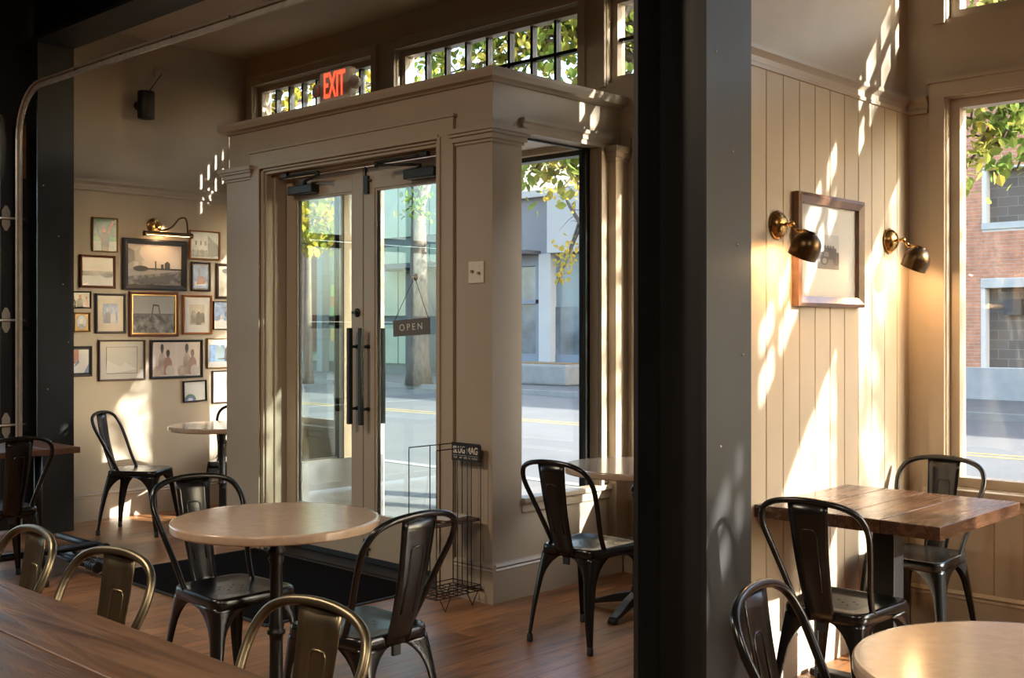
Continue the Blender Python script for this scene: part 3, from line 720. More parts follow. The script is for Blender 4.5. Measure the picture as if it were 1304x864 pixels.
round_table(-0.79, 2.43, 0.38, 'round stone table cut off at the bottom right corner', 0.6)

# square wooden table by the panelled wall
e = empty('square_table', (-1.99, 4.29, 0)); tag(e, 'square dark wood plank table by the panelled wall', 'table')
xs = [-0.375, -0.19, -0.02, 0.15, 0.375]
for k in range(4): B('plank', TABLEW, e, (xs[k]+0.0012, xs[k+1]-0.0012, -0.393, 0.393, 0.70, 0.75), bevel=0.003)
B('batten', IRON, e, (-0.30, 0.30, -0.25, -0.19, 0.682, 0.6995)); B('batten', IRON, e, (-0.30, 0.30, 0.19, 0.25, 0.682, 0.6995)); B('mounting_plate', IRON, e, (-0.12, 0.12, -0.19, 0.19, 0.676, 0.6985))
B('post', IRON, e, (-0.045, 0.045, -0.045, 0.045, 0.03, 0.676), bevel=0.004)
B('foot', IRON, e, (-0.33, 0.33, -0.032, 0.032, 0.001, 0.03), bevel=0.006); B('foot', IRON, e, (-0.032, 0.032, -0.33, -0.033, 0.001, 0.0295), bevel=0.006); B('foot', IRON, e, (-0.032, 0.032, 0.033, 0.33, 0.001, 0.0295), bevel=0.006)
# small dark table at the left with pipe base
e = empty('pipe_table', (-6.69, 2.76, 0)); tag(e, 'small dark wood table on a black pipe base at the left edge', 'table')
for k in range(3): B('plank', SMALLW, e, (-0.31, 0.30, -0.30+0.2*k+0.001, -0.10+0.2*k-0.001, 0.715, 0.75), bevel=0.003)
mb = MB(); mb.tube([(0, 0.18, 0.10), (0, 0.18, 0.7145)], 0.024, 14); mb.build('post', IRON, e)
mb = MB(); mb.tube([(0, -0.18, 0.10), (0, -0.18, 0.7145)], 0.024, 14); mb.build('post', IRON, e)
mb = MB(); mb.tube([(0, -0.2, 0.10), (0, 0.55, 0.10)], 0.022, 14); mb.build('stretcher', IRON, e)
for yy, xa, xb, zz in ((0.56, -0.55, 0.10, 0.085), (0.30, -0.1, 0.52, 0.07), (0.40, -0.3, 0.44, 0.06)):
    mb = MB(); mb.tube([(xa, yy, zz), (xb-0.10, yy, zz)], 0.021, 14)
    mb.lathe([(0.021, 0), (0.028, 0.004), (0.028, 0.018), (0.023, 0.022), (0.028, 0.028), (0.028, 0.044), (0.023, 0.05), (0.026, 0.056), (0.026, 0.075), (0.014, 0.08), (0.014, 0.095), (0.032, 0.098), (0.034, 0.104), (0.034, 0.114), (0.028, 0.118)], 16, (xb-0.118, yy, zz), (1, 0, 0)); mb.build('foot_pipe', IRON, e)
# foreground plank table
e = empty('plank_table', (-2.75, 0.85, 0)); tag(e, 'long rough wooden plank table in the lower left foreground', 'table')
for k in range(4): B('plank', BARW, e, (-1.5, 1.35, -0.45+0.225*k+0.001, -0.225+0.225*k-0.001, 0.695, 0.75), bevel=0.005)
for xx in (-1.2, 1.05):
    B('leg', IRON, e, (xx-0.04, xx+0.04, -0.32, -0.24, 0.001, 0.694)); B('leg', IRON, e, (xx-0.04, xx+0.04, 0.06, 0.14, 0.001, 0.694)); B('crossbar', IRON, e, (xx-0.03, xx+0.03, -0.24, 0.06, 0.60, 0.66))

# doormat -------------------------------------------------------------------
e = empty('doormat', (-5.445, 3.665, 0)); tag(e, 'black fibre doormat in front of the entry doors', 'doormat')
B('pile', MAT_FIBRE, e, (-0.815, 0.815, -0.505, 0.505, 0.0015, 0.011)); B('edging', RUBBER, e, (-0.845, -0.815, -0.535, 0.535, 0.001, 0.007), (0.815, 0.845, -0.535, 0.535, 0.001, 0.007), (-0.815, 0.815, -0.535, -0.505, 0.001, 0.007), (-0.815, 0.815, 0.505, 0.535, 0.001, 0.007))

# wire magazine rack ----------------------------------------------------------
WIRE = mat('black_wire', (0.012, 0.012, 0.013), 0.35, 0.3)
rx0, rx1, ry0, ry1 = -4.385, -4.175, 3.86, 4.175
e = empty('magazine_rack', ((rx0+rx1)/2, (ry0+ry1)/2, 0)); tag(e, 'black wire magazine rack standing at the right of the doors', 'rack')
hx, hy = (rx1-rx0)/2, (ry1-ry0)/2
for (x, y) in ((-hx, -hy), (hx, -hy), (hx, hy), (-hx, hy), (-hx, -0.01), (-hx, 0.06), (hx, -0.01), (hx, 0.06), (-0.035, hy), (0.035, hy)):
    mb = MB(); mb.tube([(x, y, 0.075), (x, y, 0.83)], 0.0028, 6); mb.build('post', WIRE, e)
for z in (0.83, 0.44, 0.10):
    mb = MB()
    if z == 0.83: mb.tube([(-hx, -hy, z), (-hx, hy, z), (hx, hy, z), (hx, -hy, z)], 0.003, 6)
    else: mb.tube([(-hx, -hy, z), (-hx, hy, z), (hx, hy, z), (hx, -hy, z)], 0.003, 6, closed=True)
    mb.build('ring', WIRE, e)
mb = MB()
for k in range(1, 5): mb.tube([(-hx+2*hx*k/5, -hy-0.01, 0.075), (-hx+2*hx*k/5, hy+0.01, 0.075)], 0.0025, 6)
for k in range(0, 8): mb.tube([(-hx-0.01, -hy+2*hy*k/7, 0.078), (hx+0.01, -hy+2*hy*k/7, 0.078)], 0.0025, 6)
mb.tube([(-hx-0.01, -hy-0.01, 0.075), (hx+0.01, -hy-0.01, 0.075), (hx+0.01, hy+0.01, 0.075), (-hx-0.01, hy+0.01, 0.075)], 0.003, 6, closed=True)
mb.build('base_grid', WIRE, e)
for sx in (-1, 1):
    for yy in (-hy+0.02, hy-0.10):
        mb = MB(); mb.tube([(sx*hx, yy, 0.075), (sx*hx, yy+0.04, 0.003), (sx*hx, yy+0.08, 0.075)], 0.003, 6); mb.build('foot', WIRE, e)
B('shelf', mat('brown_board', (0.10, 0.055, 0.035), 0.5, var=0.2), e, (-hx+0.004, hx-0.004, -hy+0.004, hy-0.004, 0.443, 0.452))
p = B('sign_plate', BLACK, e, (-hx+0.0, hx, hy-0.010, hy-0.004, 0.742, 0.838))
MX = Matrix.Translation((0, hy-0.0105, 0.798)) @ Matrix.Rotation(PI/2, 4, 'X')
text_mesh('lettering', 'SLUG MAG', 0.052, WHITE, p, MX, 0.0006, 0.0012, width=0.185)
MX = Matrix.Translation((0, hy-0.0105, 0.758)) @ Matrix.Rotation(PI/2, 4, 'X')
text_mesh('lettering', 'MUSIC   ART   LIFESTYLE   EVENTS', 0.014, WHITE, p, MX, 0.0005, 0, width=0.18)
B('rule', WHITE, p, (-0.095, 0.095, hy-0.0108, hy-0.010, 0.770, 0.7715))
for k, (c, ox, oy, rz) in enumerate((((0.5, 0.42, 0.36), 0.0, 0.02, 0.05), ((0.33, 0.08, 0.04), -0.01, -0.035, -0.12), ((0.55, 0.5, 0.45), 0.012, 0.01, 0.14))):
    o = B('magazine', flat(c), None, (-0.075, 0.075, -0.105, 0.105, 0, 0.005), bevel=0.001); o.location = ((rx0+rx1)/2+ox, (ry0+ry1)/2+oy, 0.4525+0.0055*k); o.rotation_euler = (0, 0, rz)
    tag(o, ['bottom magazine on the wire rack shelf', 'red covered magazine in the middle of the rack pile', 'pale magazine on top of the rack pile'][k], 'magazine', 'magazines on the rack shelf')

# ------------------------------------------------------------------ wall things
# light switch
c = onY(607, 347, VY-0.016)
e = empty('light_switch', c); tag(e, 'white double light switch plate on the entry pilaster', 'light switch')
B('plate', WHITE, e, (-0.058, 0.058, -0.005, 0.0005, -0.058, 0.058), bevel=0.002)
for sx in (-0.024, 0.024):
    B('toggle', mat('toggle_plastic', (0.3, 0.2, 0.12), 0.4), e, (sx-0.006, sx+0.006, -0.018, -0.004, -0.008+(0.006 if sx < 0 else -0.004), 0.006+(0.006 if sx < 0 else -0.004)))
    for zz in (-0.032, 0.032):
        mb = MB(); mb.lathe([(0.003, 0), (0.002, 0.0015)], 8, (sx, -0.005, zz), (0, -1, 0)); mb.build('screw', GALV, e)
# exit sign
e = empty('exit_sign', (-5.475, VY+0.01, ZT)); tag(e, 'emergency exit sign with red letters on the entry cornice', 'exit sign')
B('housing', mat('grey_housing', (0.62, 0.58, 0.5), 0.45), e, (-0.150, 0.150, -0.028, 0.028, 0.002, 0.205), bevel=0.014)
text_mesh('lettering', 'EXIT', 0.20, emit('exit_red', (0.9, 0.03, 0.012), 0.55), e, Matrix.Translation((0, -0.0285, 0.105)) @ Matrix.Rotation(PI/2, 4, 'X') @ Matrix.Scale(1.08, 4, (0, 1, 0)), 0.001, 0.002, width=0.205)
for sx in (-1, 1):
    mb = MB(); mb.lathe([(0.012, -0.03), (0.036, -0.012), (0.04, 0.012), (0.038, 0.02)], 20, (sx*0.185, -0.012, 0.10), (sx*0.25, -1, 0)); h = mb.build('lamp_head', MATS['grey_housing'], e)
    mb = MB(); mb.lathe([(0.0, 0.0215), (0.030, 0.0215), (0.034, 0.0205), (0.0, 0.0195)], 20, (sx*0.185, -0.012, 0.10), (sx*0.25, -1, 0)); mb.build('lens', mat('lamp_lens', (0.6, 0.6, 0.58), 0.2), h)
# hanging OPEN sign
a = onY(498, 417, DY0-0.02); b = onY(548, 417, DY0-0.02); hk = onY(526, 353, DY0-0.02)
e = empty('open_sign', ((a.x+b.x)/2, DY0-0.012, a.z)); tag(e, 'grey hanging sign reading OPEN inside the right door', 'sign')
hw = (b.x-a.x)/2*0.92; ro = Matrix.Rotation(math.radians(-3.2), 4, 'Y')
o = B('plate', mat('grey_board', (0.13, 0.12, 0.105), 0.55), e, (-hw, hw, -0.004, 0.004, -0.048, 0.048), bevel=0.001); o.data.transform(ro)
text_mesh('lettering', 'OPEN', 0.055, PAPER, o, ro @ Matrix.Translation((0, -0.0045, 0)) @ Matrix.Rotation(PI/2, 4, 'X'), 0.0005, 0.0, spacing=1.5, width=0.2)
hz = hk.z-a.z; hxx = hk.x-(a.x+b.x)/2
mb = MB()
for sx in (-1, 1):
    p0 = ro @ Vector((sx*hw*0.94, 0, 0.046)); mb.tube([p0, (hxx, 0.004, hz)], 0.0018, 6)
mb.build('cord', BLACK, e)
mb = MB(); mb.lathe([(0.022, 0.012), (0.018, 0.006), (0.006, 0.002), (0.006, -0.012)], 16, (hxx, 0, hz), (0, 1, 0)); mb.build('suction_hook', mat('clear_plastic', (0.6, 0.6, 0.58), 0.25), e)
# speaker and its cable plate
c = onX(186, 134, XL+0.13)
e = empty('speaker', c); tag(e, 'black cylindrical speaker mounted high above the pictures', 'speaker')
mb = MB(); mb.lathe([(0.0, -0.105), (0.06, -0.105), (0.064, -0.10), (0.064, 0.10), (0.06, 0.105), (0.0, 0.105)], 28); mb.build('body', BLACK, e)
mb = MB(); mb.tube([(-0.05, 0, 0.01), (-0.129, 0, 0.01)], 0.012, 10); mb.lathe([(0.035, 0), (0.035, 0.008)], 16, (-0.1295, 0, 0.01), (1, 0, 0)); mb.build('bracket', BLACK, e)
pl = onX(205, 94, XL+0.004)
mb = MB(); mb.tube([(0, 0.02, 0.104), pl-c+Vector((0.012, 0, -0.005))], 0.004, 8); mb.build('cable', BLACK, e)
o = B('wall_plate', PAINT, None, (-0.0035, 0.005, -0.06, 0.06, -0.038, 0.038), bevel=0.002); o.location = pl; tag(o, 'painted cable plate on the wall above the speaker', 'wall plate')

# picture wall ----------------------------------------------------------------
BLK = mat('black_frame', (0.016, 0.016, 0.018), 0.4); GRYF = mat('charcoal_frame', (0.045, 0.045, 0.05), 0.45); BRN = mat('brown_frame', (0.14, 0.05, 0.025), 0.35, var=0.3, scale=30, stretch=(1, 1, 4))
ORG = mat('orange_wood_frame', (0.30, 0.11, 0.035), 0.35, var=0.25, scale=30, stretch=(1, 4, 1)); GLD = mat('gold_frame', (0.50, 0.31, 0.10), 0.3, 0.8); MAU = mat('mauve_brown_frame', (0.10, 0.065, 0.06), 0.5); DBR = mat('dark_brown_frame', (0.05, 0.028, 0.016), 0.4)
PGL = glass('picture_glass', (0.99, 0.99, 0.99), 0.004, 0.08)
def ell(cx, cy, rx, ry, n=18, a0=0, a1=2*PI): return [(cx+rx*math.cos(a0+(a1-a0)*k/n), cy+ry*math.sin(a0+(a1-a0)*k/n)) for k in range(n if abs(a1-a0-2*PI) < 1e-6 else n+1)]
def rect(x0, y0, x1, y1): return [(x0, y0), (x1, y0), (x1, y1), (x0, y1)]
def figure(cx, y0, h, w, body, skin, hair=None):
    """flat printed figure: shoulders and head"""
    return [([(cx-w*.5, y0), (cx+w*.5, y0), (cx+w*.48, y0+h*.55), (cx+w*.2, y0+h*.72), (cx-w*.2, y0+h*.72), (cx-w*.48, y0+h*.55)], body), (ell(cx, y0+h*.86, w*.21, h*.15), skin)] + ([(ell(cx, y0+h*.91, w*.23, h*.12), hair)] if hair else [])
def gr(v, w=0.0): return (v*(1+w), v, v*(1-w))
def noise_mat(name, c0, c1, scale=14):
    if name in MATS: return MATS[name]
    m = mat(name, tuple((a+b)/2 for a, b in zip(c0, c1)), 0.5, var=0.4, scale=scale)
    return m
def picture(label, u0, v0, u1, v1, fm, fw, shapes, matw=0.0, matc=(0.6, 0.57, 0.5), bg=(0.5, 0.5, 0.5), inner=None, tilt=0.0, depth=0.024, cat='picture', X=XL):
    p0 = onX(u0+2.5, (v0+v1)/2, X+depth); p1 = onX(u1, (v0+v1)/2, X+depth)
    um = (u0+u1)/2; zt = onX(um, v0, X+depth).z; zb = onX(um, v1, X+depth).z
    W, H = p1.y-p0.y, zt-zb
    e = empty('framed_picture', (X+0.001, (p0.y+p1.y)/2, (zt+zb)/2)); tag(e, label, cat, 'framed pictures on the picture wall' if X == XL else None)
    e.rotation_euler = (tilt, 0, 0)
    hw, hh = W/2, H/2
    mb = MB()
    # mitred frame with a sloped face
    o_, m_, i_ = [], [], []
    for sx, sz in ((-1, -1), (1, -1), (1, 1), (-1, 1)):
        o_.append((sx*hw, sz*hh)); m_.append((sx*(hw-fw*.35), sz*(hh-fw*.35))); i_.append((sx*(hw-fw), sz*(hh-fw)))
    vs = [(0.0, a, b) for a, b in o_] + [(depth*.8, a, b) for a, b in o_] + [(depth, a, b) for a, b in m_] + [(depth*.62, a, b) for a, b in i_] + [(0.002, a, b) for a, b in i_]
    fs = []
    for r in range(4):
        for k in range(4): fs.append((r*4+k, r*4+(k+1) % 4, (r+1)*4+(k+1) % 4, (r+1)*4+k))
    mb.add(vs, fs, False); mb.build('frame', fm, e)
    ix, iz = hw-fw, hh-fw
    if inner: B('inner_frame', inner, e, (0.003, depth*.66, -ix, -ix+.006, -iz, iz), (0.003, depth*.66, ix-.006, ix, -iz, iz), (0.003, depth*.66, -ix+.006, ix-.006, -iz, -iz+.006), (0.003, depth*.66, -ix+.006, ix-.006, iz-.006, iz))
    lay = 0.006
    if matw:
        B('mount', flat(matc, 0.8), e, (0.002, lay, -ix, ix, -iz, iz)); lay += 0.0006
    px, pz = ix*(1-matw), iz*(1-matw)
    mb = MB(); mats = []; cols = {}
    def slot(c):
        k = c if isinstance(c, str) else tuple(round(x, 3) for x in c)
        if k not in cols: cols[k] = len(mats); mats.append(MATS[c] if isinstance(c, str) else flat(k))
        return cols[k]
    mb.cur = slot(bg); mb.box(0.002, lay+0.0002, -px, px, -pz, pz)
    for i, (poly, c) in enumerate(shapes):
        mb.cur = slot(c); x = lay+0.0006+0.0002*i
        mb.add([(x, (a*2-1)*px, (b*2-1)*pz) for a, b in poly], [tuple(range(len(poly)))], False)
    mb.build('print', mats, e, fixn=False)
    B('pane', PGL, e, (depth*.52, depth*.52+.0015, -ix, ix, -iz, iz))
    return e
mat('photo_grain_grey', (0.15, 0.145, 0.14), 0.5, var=0.85, scale=22); mat('photo_grain_dark', (0.02, 0.02, 0.02), 0.5, var=0.8, scale=30); mat('photo_grain_light', (0.48, 0.46, 0.43), 0.5, var=0.25, scale=16)
mat('photo_grain_sepia', (0.35, 0.27, 0.21), 0.5, var=0.35, scale=14); mat('photo_foliage', (0.055, 0.12, 0.06), 0.5, var=0.8, scale=35); mat('photo_blue', (0.12, 0.25, 0.5), 0.5, var=0.5, scale=20)
skin = (0.45, 0.25, 0.16)
picture('gold framed colour photo of a person raising one arm before trees', 116, 277, 151, 321, GLD, 0.008, [(rect(0, 0, 1, .32), (0.42, 0.5, 0.42)), (rect(0, .3, 1, .45), (0.2, 0.36, 0.24)), ([(.36, 0), (.66, 0), (.70, .5), (.62, .58), (.38, .56), (.30, .46)], (0.06, 0.075, 0.045)), (rect(.38, 0, .64, .14), (0.2, 0.17, 0.06)), ([(.62, .52), (.68, .58), (.86, .86), (.80, .9), (.60, .60)], skin), (ell(.83, .9, .05, .05), skin), ([(.05, .88), (.1, .9), (.3, .44), (.26, .4)], (0.02, 0.02, 0.02)), ([(.22, .42), (.3, .44), (.4, .3), (.36, .26)], skin), (ell(.45, .66, .10, .11), skin), (ell(.44, .73, .11, .07), (0.25, 0.24, 0.2))], bg='photo_foliage')
picture('reddish wood framed faded photo of a town by water', 100, 325, 148, 367, BRN, 0.018, [(rect(0, 0, 1, .38), (0.36, 0.39, 0.45)), (rect(0, .36, 1, .52), 'photo_grain_grey'), (ell(.82, .38, .17, .09), (0.06, 0.07, 0.09)), ([(0, .02), (.22, .12), (.14, .02)], (0.7, 0.68, 0.6)), (rect(0, .58, 1, .66), (0.5, 0.43, 0.34))], bg=(0.5, 0.47, 0.42))
stn = [(rect(0, 0, 1, .40), 'photo_grain_grey'), ([(0, .2), (1, .36), (1, .42), (0, .38)], (0.33, 0.32, 0.31)), ([(.0, .38), (.28, .38), (.26, .6), (.32, .58), (.22, .76), (.24, .95), (.12, .8), (0, .92)], (0.42, 0.41, 0.39)), ([(0, .5), (.14, .6), (.12, .84), (0, .92)], (0.3, 0.29, 0.28)), (rect(.12, .4, .2, .56), (0.6, 0.58, 0.55)), (ell(.24, .40, .14, .07), 'photo_grain_dark'), (rect(.50, .36, .525, .60), (0.05, 0.05, 0.05)), (rect(.61, .40, .66, .52), (0.05, 0.05, 0.05)), ([(.68, .40), (.78, .40), (.78, .55), (.73, .6), (.68, .55)], (0.07, 0.07, 0.07)), (rect(.3, .38, 1, .42), 'photo_grain_dark')]
stn += [([(.05, .10+.0*k), (.9, .30), (.92, .31), (.05+.22*k, .02)], (0.12, 0.12, 0.12)) for k in range(1, 4)]
picture('large black framed photo of a railway station and tracks', 155, 305, 239, 370, BLK, 0.042, stn, bg=(0.62, 0.57, 0.54), depth=0.03)
picture('orange wood framed photo of a two storey corner building', 240, 294, 281, 331, ORG, 0.012, [([(.0, .25), (.62, .25), (.62, .88), (.5, .95), (.1, .92), (0, .88)], 'photo_grain_light'), ([(.62, .06), (1, .1), (1, .5), (.62, .88)], (0.09, 0.10, 0.09)), (rect(0, .05, .62, .3), 'photo_grain_grey')] + [(rect(.08+.16*k, .06, .11+.16*k, .34), (0.06, 0.08, 0.07)) for k in range(4)] + [(rect(.16+.17*k, .5, .22+.17*k, .66), (0.12, 0.12, 0.12)) for k in range(3)], bg=(0.38, 0.42, 0.40))
picture('small black framed photo of a monument under blue sky', 242, 334, 269, 371, BLK, 0.014, [(rect(.12, .1, .88, .28), (0.55, 0.6, 0.7)), ([(.2, .14), (.85, .2), (.75, .5), (.3, .55)], (0.25, 0.05, 0.07)), (rect(.36, .4, .44, .88), (0.1, 0.12, 0.2)), (ell(.5, .32, .18, .12), (0.3, 0.12, 0.14))], bg='photo_blue', matw=0.12, matc=(0.02, 0.02, 0.02))
picture('dark carved framed portrait in a hat beside the entry pilaster', 274, 336, 306, 381, DBR, 0.022, [*figure(.5, 0, .9, .8, 'photo_grain_light', (0.45, 0.43, 0.4)), (ell(.5, .84, .3, .09), (0.12, 0.12, 0.11))], bg=(0.55, 0.54, 0.5))
picture('small black framed group photo in dark suits beside the column', 84, 371, 117, 393, BLK, 0.010, [*figure(.25, 0, .75, .25, (0.02, 0.02, 0.025), skin), *figure(.55, 0, .85, .3, (0.02, 0.02, 0.025), skin), *figure(.85, 0, .75, .25, (0.5, 0.35, 0.34), skin)], bg=(0.52, 0.5, 0.5))
picture('small gold frame with an oval portrait beside the column', 92, 398, 116, 423, GLD, 0.014, [(ell(.5, .5, .40, .46, 28), (0.10, 0.08, 0.06)), (ell(.5, .5, .36, .42, 28), (0.42, 0.45, 0.5)), (ell(.48, .55, .14, .2), (0.62, 0.6, 0.58)), ([(.25, .15), (.7, .15), (.62, .38), (.35, .38)], (0.25, 0.26, 0.3))], bg=(0.55, 0.33, 0.10))
picture('charcoal framed small bluish photo in a wide cream mount', 120, 374, 161, 425, GRYF, 0.017, [*figure(.3, 0, .8, .35, (0.08, 0.12, 0.2), (0.4, 0.42, 0.45)), *figure(.7, 0, .8, .35, (0.4, 0.44, 0.5), (0.4, 0.42, 0.45))], bg='photo_blue', matw=0.45, matc=(0.56, 0.52, 0.45))
picture('large brown and gold framed photo of an oil derrick on a plain', 163, 372, 228, 429, BRN, 0.022, [(rect(0, 0, 1, .5), 'photo_grain_grey'), ([(.42, .3), (.44, .3), (.5, .72), (.6, .70), (.66, .3), (.68, .3), (.62, .74), (.48, .76)], (0.09, 0.09, 0.09)), ([(.44, .5), (.66, .42), (.66, .44), (.44, .53)], (0.1, 0.1, 0.1)), (rect(.05, .48, .95, .52), (0.2, 0.2, 0.2))], bg=(0.36, 0.36, 0.35), inner=GLD)
picture('honey wood framed old group photo in a white mount', 231, 376, 271, 426, ORG, 0.017, [*figure(.25, .05, .9, .36, 'photo_grain_grey', gr(.45)), *figure(.6, .0, .9, .36, (0.04, 0.04, 0.04), gr(.45)), *figure(.85, .1, .7, .3, 'photo_grain_dark', gr(.4))], bg=(0.45, 0.4, 0.33), matw=0.42, matc=(0.62, 0.63, 0.63))
picture('thin black framed blue photo beside the entry pilaster', 270, 384, 308, 420, BLK, 0.007, [(rect(0, 0, 1, .3), 'photo_grain_light'), *figure(.3, 0, .5, .3, (0.5, 0.55, 0.6), (0.4, 0.42, 0.45)), (ell(.7, .55, .3, .2), (0.06, 0.11, 0.22))], bg='photo_blue')
picture('charcoal framed narrow colour snapshot beside the column', 88, 441, 118, 480, GRYF, 0.018, [(rect(0, 0, 1, 1), (0.55, 0.53, 0.52)), ([(0, .4), (.35, .4), (.35, 1), (0, 1)], (0.35, 0.13, 0.06)), ([(.05, .25), (.4, .45), (.3, .6)], (0.08, 0.12, 0.25)), ([(.7, 0), (1, 0), (1, .4)], (0.2, 0.27, 0.36))], bg=(0.5, 0.5, 0.5), matw=0.10, matc=(0.02, 0.02, 0.02))
picture('mauve framed picture with a pale inset mount below the cream mount', 124, 433, 186, 485, MAU, 0.013, [(rect(0, 0, 1, 1), (0.06, 0.05, 0.05)), (rect(.02, .02, .98, .98), (0.50, 0.47, 0.42)), ([(.0, .02), (.2, .02), (.98, .15), (.6, .42), (.45, .25), (.02, .5)], (0.62, 0.6, 0.55))], bg=(0.48, 0.45, 0.40), matw=0.28, matc=(0.55, 0.52, 0.47))  # paler slanted shape is a glass reflection painted into the print
couple = []
for ox in (0.0, 0.51):
    couple += [(rect(ox+.02, .04, ox+.47, .96), (0.60, 0.50, 0.45)), (ell(ox+.1, .14, .09, .16), 'photo_grain_sepia'), *figure(ox+.2, .04, .88, .15, 'photo_grain_sepia', (0.16, 0.09, 0.06), (0.05, 0.03, 0.02)), *figure(ox+.32, .04, .72, .17, (0.32, 0.24, 0.19), (0.14, 0.08, 0.055), (0.05, 0.03, 0.02)), (ell(ox+.36, .16, .09, .16), (0.5, 0.44, 0.4))]
picture('black framed sepia double portrait of two couples', 190, 433, 259, 482, BLK, 0.018, couple, bg=(0.62, 0.55, 0.5))
picture('gold framed bluish group photo beside the entry pilaster', 262, 431, 310, 469, GLD, 0.008, [(rect(.05, .2, .5, .8), 'photo_blue'), *figure(.35, .2, .75, .25, (0.3, 0.36, 0.45), gr(.5)), *figure(.62, .2, .78, .25, (0.06, 0.08, 0.12), gr(.5)), (rect(.3, .28, .95, .32), (0.05, 0.05, 0.06))], bg=(0.58, 0.58, 0.58))
picture('small black framed white print with a green curl', 232, 485, 264, 512, BLK, 0.010, [(ell(.28, .02, .28, .34, 16, 0, PI), (0.12, 0.3, 0.2)), (ell(.28, .0, .2, .24, 16, 0, PI), (0.2, 0.22, 0.5)), (ell(.28, -.0, .13, .15, 16, 0, PI), (0.6, 0.6, 0.58))], bg=(0.66, 0.66, 0.62), tilt=0.03)
picture('mauve framed blank white print above the far round table', 269, 472, 312, 513, MAU, 0.009, [(rect(.05, .06, .95, .94), (0.60, 0.60, 0.58))], bg=(0.66, 0.66, 0.64))

# brass picture lamp
c = onX(196, 288, XL); ta = onX(184, 297, XL+0.14); tb = onX(244, 301, XL+0.14)
e = empty('picture_lamp', c); tag(e, 'brass picture lamp above the railway station photo', 'lamp')
mb = MB(); mb.lathe([(0.0, 0.0), (0.062, 0.001), (0.062, 0.010), (0.050, 0.020), (0.018, 0.026), (0, 0.027)], 28, (0, 0, 0), (1, 0, 0)); mb.build('wall_rose', BRASS, e)
ta, tb = ta-c, tb-c; mid = (ta+tb)/2
mb = MB(); mb.tube(catmull([(0.02, 0, 0), (0.06, 0.03, -0.035), (0.09, 0.10, -0.01), (0.12, 0.155, 0.06), (0.14, 0.20, 0.055), (0.142, 0.215, mid.z+0.02)], 6), 0.007, 8); mb.build('gooseneck', BRASSD, e)
mb = MB()
prf = [(0.020*math.cos(a), 0.020*math.sin(a)) for a in [math.radians(d) for d in range(-30, 241, 18)]] + [(0.018*math.cos(a), 0.018*math.sin(a)) for a in [math.radians(d) for d in range(240, -31, -18)]]
mb.prism(prf, lambda p, q, d: (ta.x+p, d, mid.z+q), ta.y, tb.y)
mb.lathe([(0.0, 0), (0.021, 0.0), (0.021, 0.006), (0, 0.006)], 18, (ta.x, ta.y-0.006, mid.z), (0, 1, 0)); mb.lathe([(0.0, 0), (0.021, 0.0), (0.021, 0.006), (0, 0.006)], 18, (ta.x, tb.y, mid.z), (0, 1, 0)); s = mb.build('shade', BRASSD, e)
mb = MB(); mb.tube([(ta.x, ta.y+0.02, mid.z-0.002), (ta.x, tb.y-0.02, mid.z-0.002)], 0.008, 8); mb.build('bulb', emit('warm_bulb', (1.0, 0.55, 0.2), 3.0), e)

# sconces on the panelled wall ----------------------------------------------
def sconce(y, z, label):
    e = empty('wall_sconce', (XP+0.0125, y, z)); tag(e, label, 'lamp', 'brass wall sconces on the panelled wall')
    mb = MB(); mb.lathe([(0.0, 0.0), (0.058, 0.001), (0.060, 0.008), (0.052, 0.016), (0.050, 0.022), (0.036, 0.034), (0.018, 0.042), (0, 0.044)], 32, (0, 0, 0), (1, 0, 0)); mb.build('wall_rose', BRASS, e)
    j = Vector((0.075, -0.008, 0.0)); k = Vector((0.108, -0.022, -0.030)); ax = Vector((0.42, 0.0, 0.90)).normalized()   # dome axis, opening is opposite
    hc = Vector((0.152, -0.035, -0.098))
    mb = MB(); mb.tube([(0.03, 0, 0), j], 0.007, 10); mb.lathe([(0.0, -0.013), (0.009, -0.009), (0.013, 0), (0.009, 0.009), (0, 0.013)], 14, j, (0, 1, 0)); mb.tube([j, k], 0.007, 10); mb.tube([(j+Vector((0, -0.018, 0))), (j+Vector((0, 0.018, 0)))], 0.005, 8)
    nb = hc+ax*0.056
    mb.tube([k, (k+nb)/2+Vector((0.004, 0, 0.004)), nb], 0.008, 10); mb.build('arm', BRASS, e)
    R = 0.060; pr = [(0.0, R+0.004), (0.016, R+0.004), (0.018, R-0.004)] + [(R*math.cos(a), R*math.sin(a)) for a in [math.radians(d) for d in (68, 58, 48, 38, 28, 18, 8, 0)]] + [(R*0.995, -0.02), (R*0.97, -0.042), (R*0.985, -0.044), (R*0.94, -0.042), (R*0.96, -0.02), (R*0.955, 0)] + [(R*0.95*math.cos(a), R*0.95*math.sin(a)) for a in [math.radians(d) for d in (15, 35, 55, 75)]] + [(0, R*0.95)]
    mb = MB(); mb.lathe(pr, 36, hc, ax); sh = mb.build('shade', BRASSD, e)
    mb = MB(); mb.lathe([(0.0, -0.022), (0.014, -0.016), (0.019, 0.0), (0.014, 0.016), (0.009, 0.03), (0, 0.032)], 16, hc-ax*0.008, ax); mb.build('bulb', emit('warm_bulb', (1.0, 0.55, 0.2), 3.0), e)
    l = bpy.data.lights.new('sconce_light', 'POINT'); l.energy = 0.9; l.color = (1.0, 0.58, 0.26); l.shadow_soft_size = 0.02
    lo = bpy.data.objects.new('sconce_light', l); COL.objects.link(lo); lo.parent = e; lo.location = hc-ax*0.034
sconce(4.067, 1.87, 'brass wall sconce left of the framed picture, nearer the steel column')
sconce(5.098, 1.864, 'brass wall sconce nearer the window corner')
picl = bpy.data.lights.new('picture_lamp_light', 'AREA'); picl.shape = 'RECTANGLE'; picl.size = 0.3; picl.size_y = 0.02; picl.energy = 0.12; picl.color = (1.0, 0.62, 0.3)
